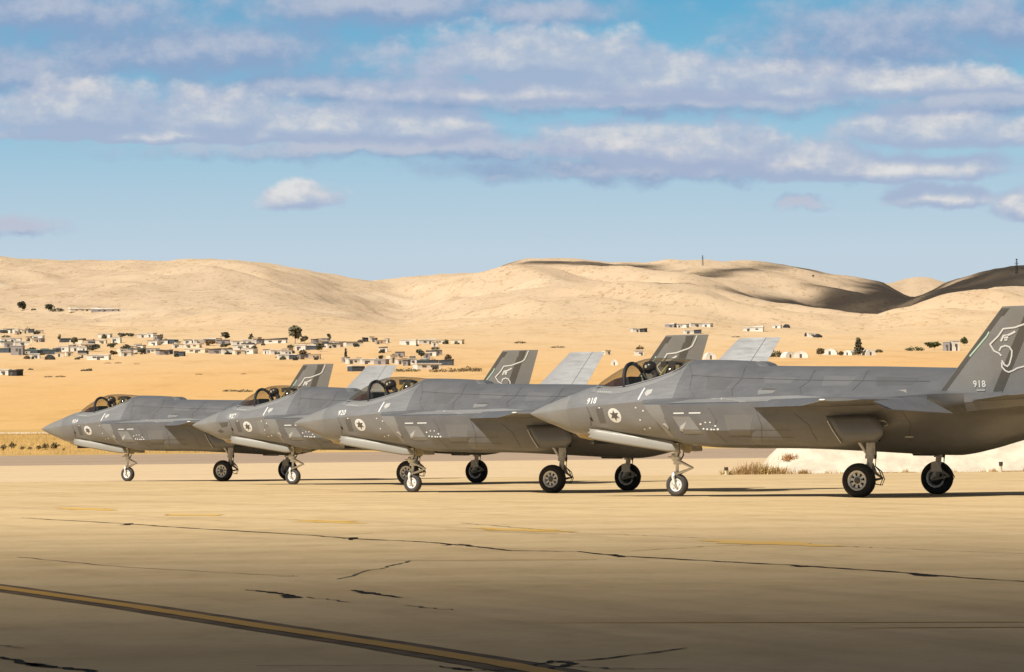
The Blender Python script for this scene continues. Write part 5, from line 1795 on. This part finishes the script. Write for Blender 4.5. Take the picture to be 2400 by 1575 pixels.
def tree(u, v, wpx, hpx, m_, label, name='tree', pointed=False):
    p = ground_hit(u, v, 620)
    k = p.y / FPX
    w, h = wpx * k * 1.3, hpx * k * 1.3
    r = empty(name, (p.x, p.y, p.z - 0.1))
    vs, fs = [], []
    if name == 'shrub':
        lobes = [((0, 0, h * 0.4), w * 0.5, w * 0.4, h * 0.55), ((w * 0.25, 0, h * 0.3), w * 0.3, w * 0.3, h * 0.4), ((-w * 0.27, 0, h * 0.28), w * 0.28, w * 0.3, h * 0.36)]
        th = h * 0.3
    elif pointed:
        lobes = [((0, 0, h * (0.25 + 0.2 * i)), w * 0.5 * (1 - 0.2 * i), w * 0.45 * (1 - 0.2 * i), h * 0.22) for i in range(4)]
        th = h * 0.8
    else:
        lobes = [((0, 0, h * 0.62), w * 0.45, w * 0.42, h * 0.38)] + [((rnd.uniform(-.3, .3) * w, rnd.uniform(-.2, .2) * w, h * rnd.uniform(0.35, 0.75)), w * 0.26, w * 0.26, h * 0.22) for _ in range(4)]
        th = h * 0.7
    for c, a, b, cc in lobes:
        v2, f2 = leaf_ball(c, a, b, cc, 90, 0.22 * min(w, h))
        b0 = len(vs)
        vs += v2
        fs += [tuple(i + b0 for i in f) for f in f2]
    mesh_obj('crown', vs, fs, M_TR[m_], r)
    mb = MB()
    rr = max(0.08, 0.035 * min(w, h))
    mb.tube([(0, 0, -0.3), (0.05 * w, 0, th * 0.5), (0, 0, th)], [rr, rr * 0.7, rr * 0.25], 7)
    for s in (-1, 1):
        mb.tube([(0.04 * w, 0, th * 0.45), (0.2 * w * s, 0.05 * w, th * 0.85)], [rr * 0.55, rr * 0.15], 5)
    mb.build('trunk', M_BARK, r)
    tag(r, label, 'tree' if name == 'tree' else 'shrub', 'trees of the plain' if name == 'tree' else 'shrubs between the houses' if 'between the village' in label else 'shrubs on the sand')


def t1(x, y, w, h):
    return x / 3.967, 680 + y / 3.967, w / 3.967, h / 3.967


def t2(x, y, w, h):
    return 500 + x / 3.4, 680 + y / 3.4, w / 3.4, h / 3.4


def t4(x, y, w, h):
    return 1800 + x / 3.967, 580 + y / 3.967, w / 3.967, h / 3.967


TREES = [(t1(208, 192, 75, 75), 0, 'dark tree standing alone at the left foot of the hill', 0), (t1(312, 190, 40, 20), 0, 'small dark bush right of the lone tree', 1), (t1(465, 196, 80, 56), 0, 'peaked dark tree left of the long wall below the hill', 0), (t1(530, 198, 110, 36), 0, 'low dark trees trailing right of the peaked tree', 1),
         (t1(552, 490, 26, 70), 1, 'narrow tree at the left end of the upper village row', 0), (t1(690, 505, 60, 55), 1, 'olive tree between sheds of the upper left village', 0), (t1(975, 460, 60, 40), 1, 'bushy tree left of the white upper house', 0), (t1(1150, 442, 90, 38), 0, 'dark tree right of the white upper house', 0), (t1(1225, 442, 80, 36), 0, 'dark tree touching the white upper sheds', 0),
         (t1(880, 572, 150, 60), 0, 'broad dark tree clump in the middle of the village', 0), (t1(1030, 545, 90, 42), 0, 'dark tree right of the broad clump', 0), (t1(1170, 565, 110, 50), 0, 'dark tree above the lower white houses', 0), (t1(1320, 595, 60, 50), 0, 'round dark tree beside the grey house', 0), (t1(300, 572, 100, 35), 0, 'low dark tree behind the green roofs', 0), (t1(55, 442, 80, 26), 1, 'olive bush in the left cluster', 1),
         (t1(1055, 620, 60, 50), 2, 'brown tree right of the big white wall', 0), (t1(2095, 466, 92, 66), 0, 'round dark crown above the upper right village row', 0), (t1(2336, 472, 42, 56), 1, 'small olive tree left of the tall tree', 0), (t1(1950, 520, 120, 50), 2, 'brown trees below the round crown', 0), (t1(2090, 540, 90, 40), 0, 'dark tree right of the brown trees', 0),
         (t2(650, 430, 105, 122), 1, 'tallest leafy tree of the village', 0), (t2(725, 425, 55, 50), 1, 'smaller tree leaning on the tallest tree', 0), (t2(922, 400, 32, 46), 1, 'thin tree at the upper right of the village', 0), (t2(855, 492, 70, 60), 1, 'bright olive tree among white houses', 0), (t2(620, 480, 60, 40), 1, 'olive tree left of the white corner house', 0), (t2(715, 545, 80, 55), 2, 'brown tree left of the tan house', 0),
         (t2(1055, 570, 36, 80), 0, 'tall thin dark cypress at the right village end', 2), (t2(1340, 560, 50, 36), 0, 'small dark tree behind the white long houses', 0), (t2(1655, 545, 60, 62), 0, 'dark tree between the right-end houses', 0), (t2(1870, 572, 50, 52), 2, 'brown tree over the dark blue shed', 0), (t2(1770, 472, 60, 24), 0, 'low dark bush below the long white sheds', 1), (t2(1755, 570, 50, 24), 1, 'olive bush between dark sheds', 1),
         (t2(1860, 655, 240, 40), 2, 'brown hedge bush along the right village edge', 1), (t2(2050, 650, 160, 42), 2, 'brown hedge bush ending at the second fin', 1), (t2(1540, 652, 180, 36), 1, 'olive hedge bush below the right-end houses', 1),
         (t4(70, 1020, 120, 62), 1, 'olive bush left of the white tunnel tents', 1), (t4(485, 1012, 64, 62), 2, 'brown tree between two white tunnel tents', 0), (t4(682, 1010, 48, 42), 2, 'small brown tree between the middle tunnel tents', 0), (t4(842, 1006, 96, 130), 1, 'pointed tree taller than the white tunnel tents', 2), (t4(1030, 978, 62, 36), 1, 'olive bush right of the last tunnel tent', 1),
         (t4(1365, 962, 150, 46), 3, 'green hedge bush left of the nearest fin', 1), (t4(1545, 956, 150, 66), 3, 'green bushy tree left of the blurred houses', 0), (t4(1826, 912, 60, 64), 3, 'small green tree touching the nearest fin', 0), (t4(420, 268 + 12, 20, 18), 0, 'dark dot of a tree near the top of the right hill', 0),
         (t1(775, 752, 44, 20), 0, 'left of two dark shrubs on the open sand', 1), (t1(828, 752, 58, 28), 0, 'right and larger of two dark shrubs on the open sand', 1), (t1(450, 812, 70, 18), 2, 'low brown scrub on the sand, left half', 1), (t1(560, 812, 90, 20), 2, 'low brown scrub on the sand, right half', 1), (t1(285, 744, 44, 18), 0, 'small dark shrub right of the lone white house', 1), (t1(180, 744, 60, 14), 0, 'low dark shrub above the lone white house', 1), (t1(60, 744, 80, 12), 0, 'low dark shrub row above the left edge house', 1),
         (t1(1850, 786, 60, 14), 2, 'thin brown scrub before the third jet canopy', 1), (t1(1000, 682, 60, 12), 2, 'low scrub below the big white wall, left', 1), (t1(1100, 680, 60, 14), 0, 'low scrub below the big white wall, right', 1), (t1(1270, 688, 50, 10), 2, 'flat scrub patch on the sand right of the white wall', 1), (t2(240, 672, 36, 10), 2, 'lone flat shrub above the third jet', 1),
         (t2(140, 812, 110, 24), 1, 'olive scrub left of the third jet canopy', 1), (t2(250, 812, 110, 26), 1, 'olive scrub just behind the third jet canopy', 1)]
for (u, v, w, h), m_, lab, st in TREES:
    tree(u, v, w, h, m_, lab, 'shrub' if st == 1 else 'tree', st == 2)
for (x, y, w, h), lab in (((425, 936, 125, 22), 'dark low shrub on the sand between the fins'), ((75, 893, 90, 26), 'pale brown shrub on the sand right of the second fin'), ((1190, 950, 60, 34), 'brown shrub above the white tank behind the nearest canopy'), ((2080, 834, 70, 14), 'dark low shrub above the far bright fin')):
    tree(1200 + x / 3.967, 580 + y / 3.967, w / 3.967, h / 3.967, 0 if 'dark' in lab else 2, lab, 'shrub')


# dusty shrubs and small trees nobody could tell apart, between the houses
for _ in range(95):
    box = rnd.choice(HOUSES[:94])[0]
    u, v = rnd.uniform(box[0] - 8, box[1] + 8), box[3] + rnd.uniform(-6, 4)
    if v < 770:
        continue
    tree(u, v, rnd.uniform(5, 13), rnd.uniform(4, 10), rnd.choice((0, 0, 1, 1, 2, 3)), 'small dusty shrub growing between the village houses', 'shrub')
# ---- lattice masts on the skyline
def mast(u, v, hpx, label, arms):
    p = ground_hit(u, v + 4, 2600, 4350)
    h = hpx / FPX * p.y
    r = empty('lattice_mast', (p.x, p.y, p.z - 0.3))
    m_ = mat('mast_steel', (0.10, 0.10, 0.11), 0.6, metal=0.3)
    b = h * 0.07
    for sx_ in (-1, 1):
        for sy_ in (-1, 1):
            mb = MB()
            mb.tube([(b * sx_, b * sy_, 0), (b * 0.35 * sx_, b * 0.35 * sy_, h)], 0.16, 5)
            mb.build('leg', m_, r)
    mb = MB()
    for i in range(7):
        z0, z1 = h * i / 7, h * (i + 1) / 7
        f0, f1 = b * (1 - 0.65 * i / 7), b * (1 - 0.65 * (i + 1) / 7)
        for sy_ in (-1, 1):
            mb.tube([(-f0, f0 * sy_, z0), (f1, f1 * sy_, z1)], 0.09, 4)
            mb.tube([(f0, f0 * sy_, z0), (-f1, f1 * sy_, z1)], 0.09, 4)
    tag(mb.build('bracing', m_, r), kind='stuff')
    for z, w in arms:
        mb = MB()
        mb.box((0, 0, h * z), (w * h, 0.25, 0.25))
        mb.build('cross_arm', m_, r)
    tag(r, label, 'mast', 'masts on the skyline')


mast(1647, 618, 24, 'dark lattice mast on the crest of the middle hill', [(0.95, 0.16), (0.78, 0.28), (0.62, 0.2)])
mast(2383, 638, 36, 'faint lattice mast on the dark ridge at the right edge', [(0.95, 0.2), (0.7, 0.3)])


# ------------------------------------------------------------------ clouds out of view: one added to darken the foreground, one shading the far hills
def thin_cloud():
    m = bpy.data.materials.new('thin_cloud')
    m.use_nodes = True
    t = NT(m.node_tree)
    b = t.n['Principled BSDF']
    b.inputs['Base Color'].default_value = (0.85, 0.85, 0.86, 1)
    b.inputs['Roughness'].default_value = 1.0
    b.inputs['Alpha'].default_value = 0.45
    return m


def cloud_bank(name, spots, label, material=None):
    """spots: (shaded ground point, puff radius, height above ground)"""
    bm = bmesh.new()
    bmesh.ops.create_icosphere(bm, subdivisions=2, radius=1.0)
    base = [v.co.copy() for v in bm.verts]
    faces = [tuple(v.index for v in f.verts) for f in bm.faces]
    bm.free()
    vs, fs = [], []
    for g, rad, H in spots:
        c = Vector(g) + SUN * (H / SUN.z)
        k = len(vs)
        o = Vector((rnd.random() * 9, rnd.random() * 9, rnd.random() * 9))
        for b in base:
            q = 1 + 0.35 * noise.noise(b * 1.6 + o)
            vs.append((c.x + b.x * rad * q, c.y + b.y * rad * q, c.z + b.z * rad * q * 0.55))
        fs += [tuple(i + k for i in f) for f in faces]
    o = mesh_obj(name, vs, fs, material or mat('added_cloud_white', (0.85, 0.85, 0.86), 1.0, spec=0.0), None, True)
    return tag(o, label, 'cloud', None, 'stuff')


spots = []
for j in range(27):
    for i in range(25):
        x, y = -96 + i * 8 + rnd.uniform(-2, 2), -164 + j * 8 + rnd.uniform(-2, 2)
        spots.append(((x, y, 0), 9.5, 3900 + rnd.uniform(-15, 15)))
cloud_bank('cloud', spots, 'unseen cloud added to shade the foreground apron')
spots = []
while len(spots) < 1150:
    u, D = rnd.uniform(1600, 2900), rnd.uniform(3250, 4450)
    lim = 3300 + (u - 1600) * 1.35 if u < 2050 else 3900 + (u - 2050) * 9
    if D < lim + 40 * noise.noise(Vector((u * 0.02, D * 0.01, 0))):
        x = (u - 1200) / FPX * D
        spots.append(((x, D, terrain_z(x, D)), rnd.uniform(18, 30), 2300 + rnd.uniform(-30, 30)))
streak = lerp_list([(1140, 640), (1220, 630), (1330, 628), (1500, 637), (1640, 648), (1760, 655), (1840, 645), (1920, 655)])
for _ in range(190):
    u = rnd.uniform(1140, 1920)
    sk = SKYLINE(u)
    lo = FRONT(u) + DIP(u)
    D = 3350 + 950 * max(0.0, min(1.0, (lo - streak(u)) / (lo - sk))) + rnd.gauss(0, 22)
    x = (u - 1200) / FPX * D
    spots.append(((x, D, terrain_z(x, D)), rnd.uniform(7, 14), 2300))
cloud_bank('cloud', spots, 'cloud shading the right-hand ridge', thin_cloud())
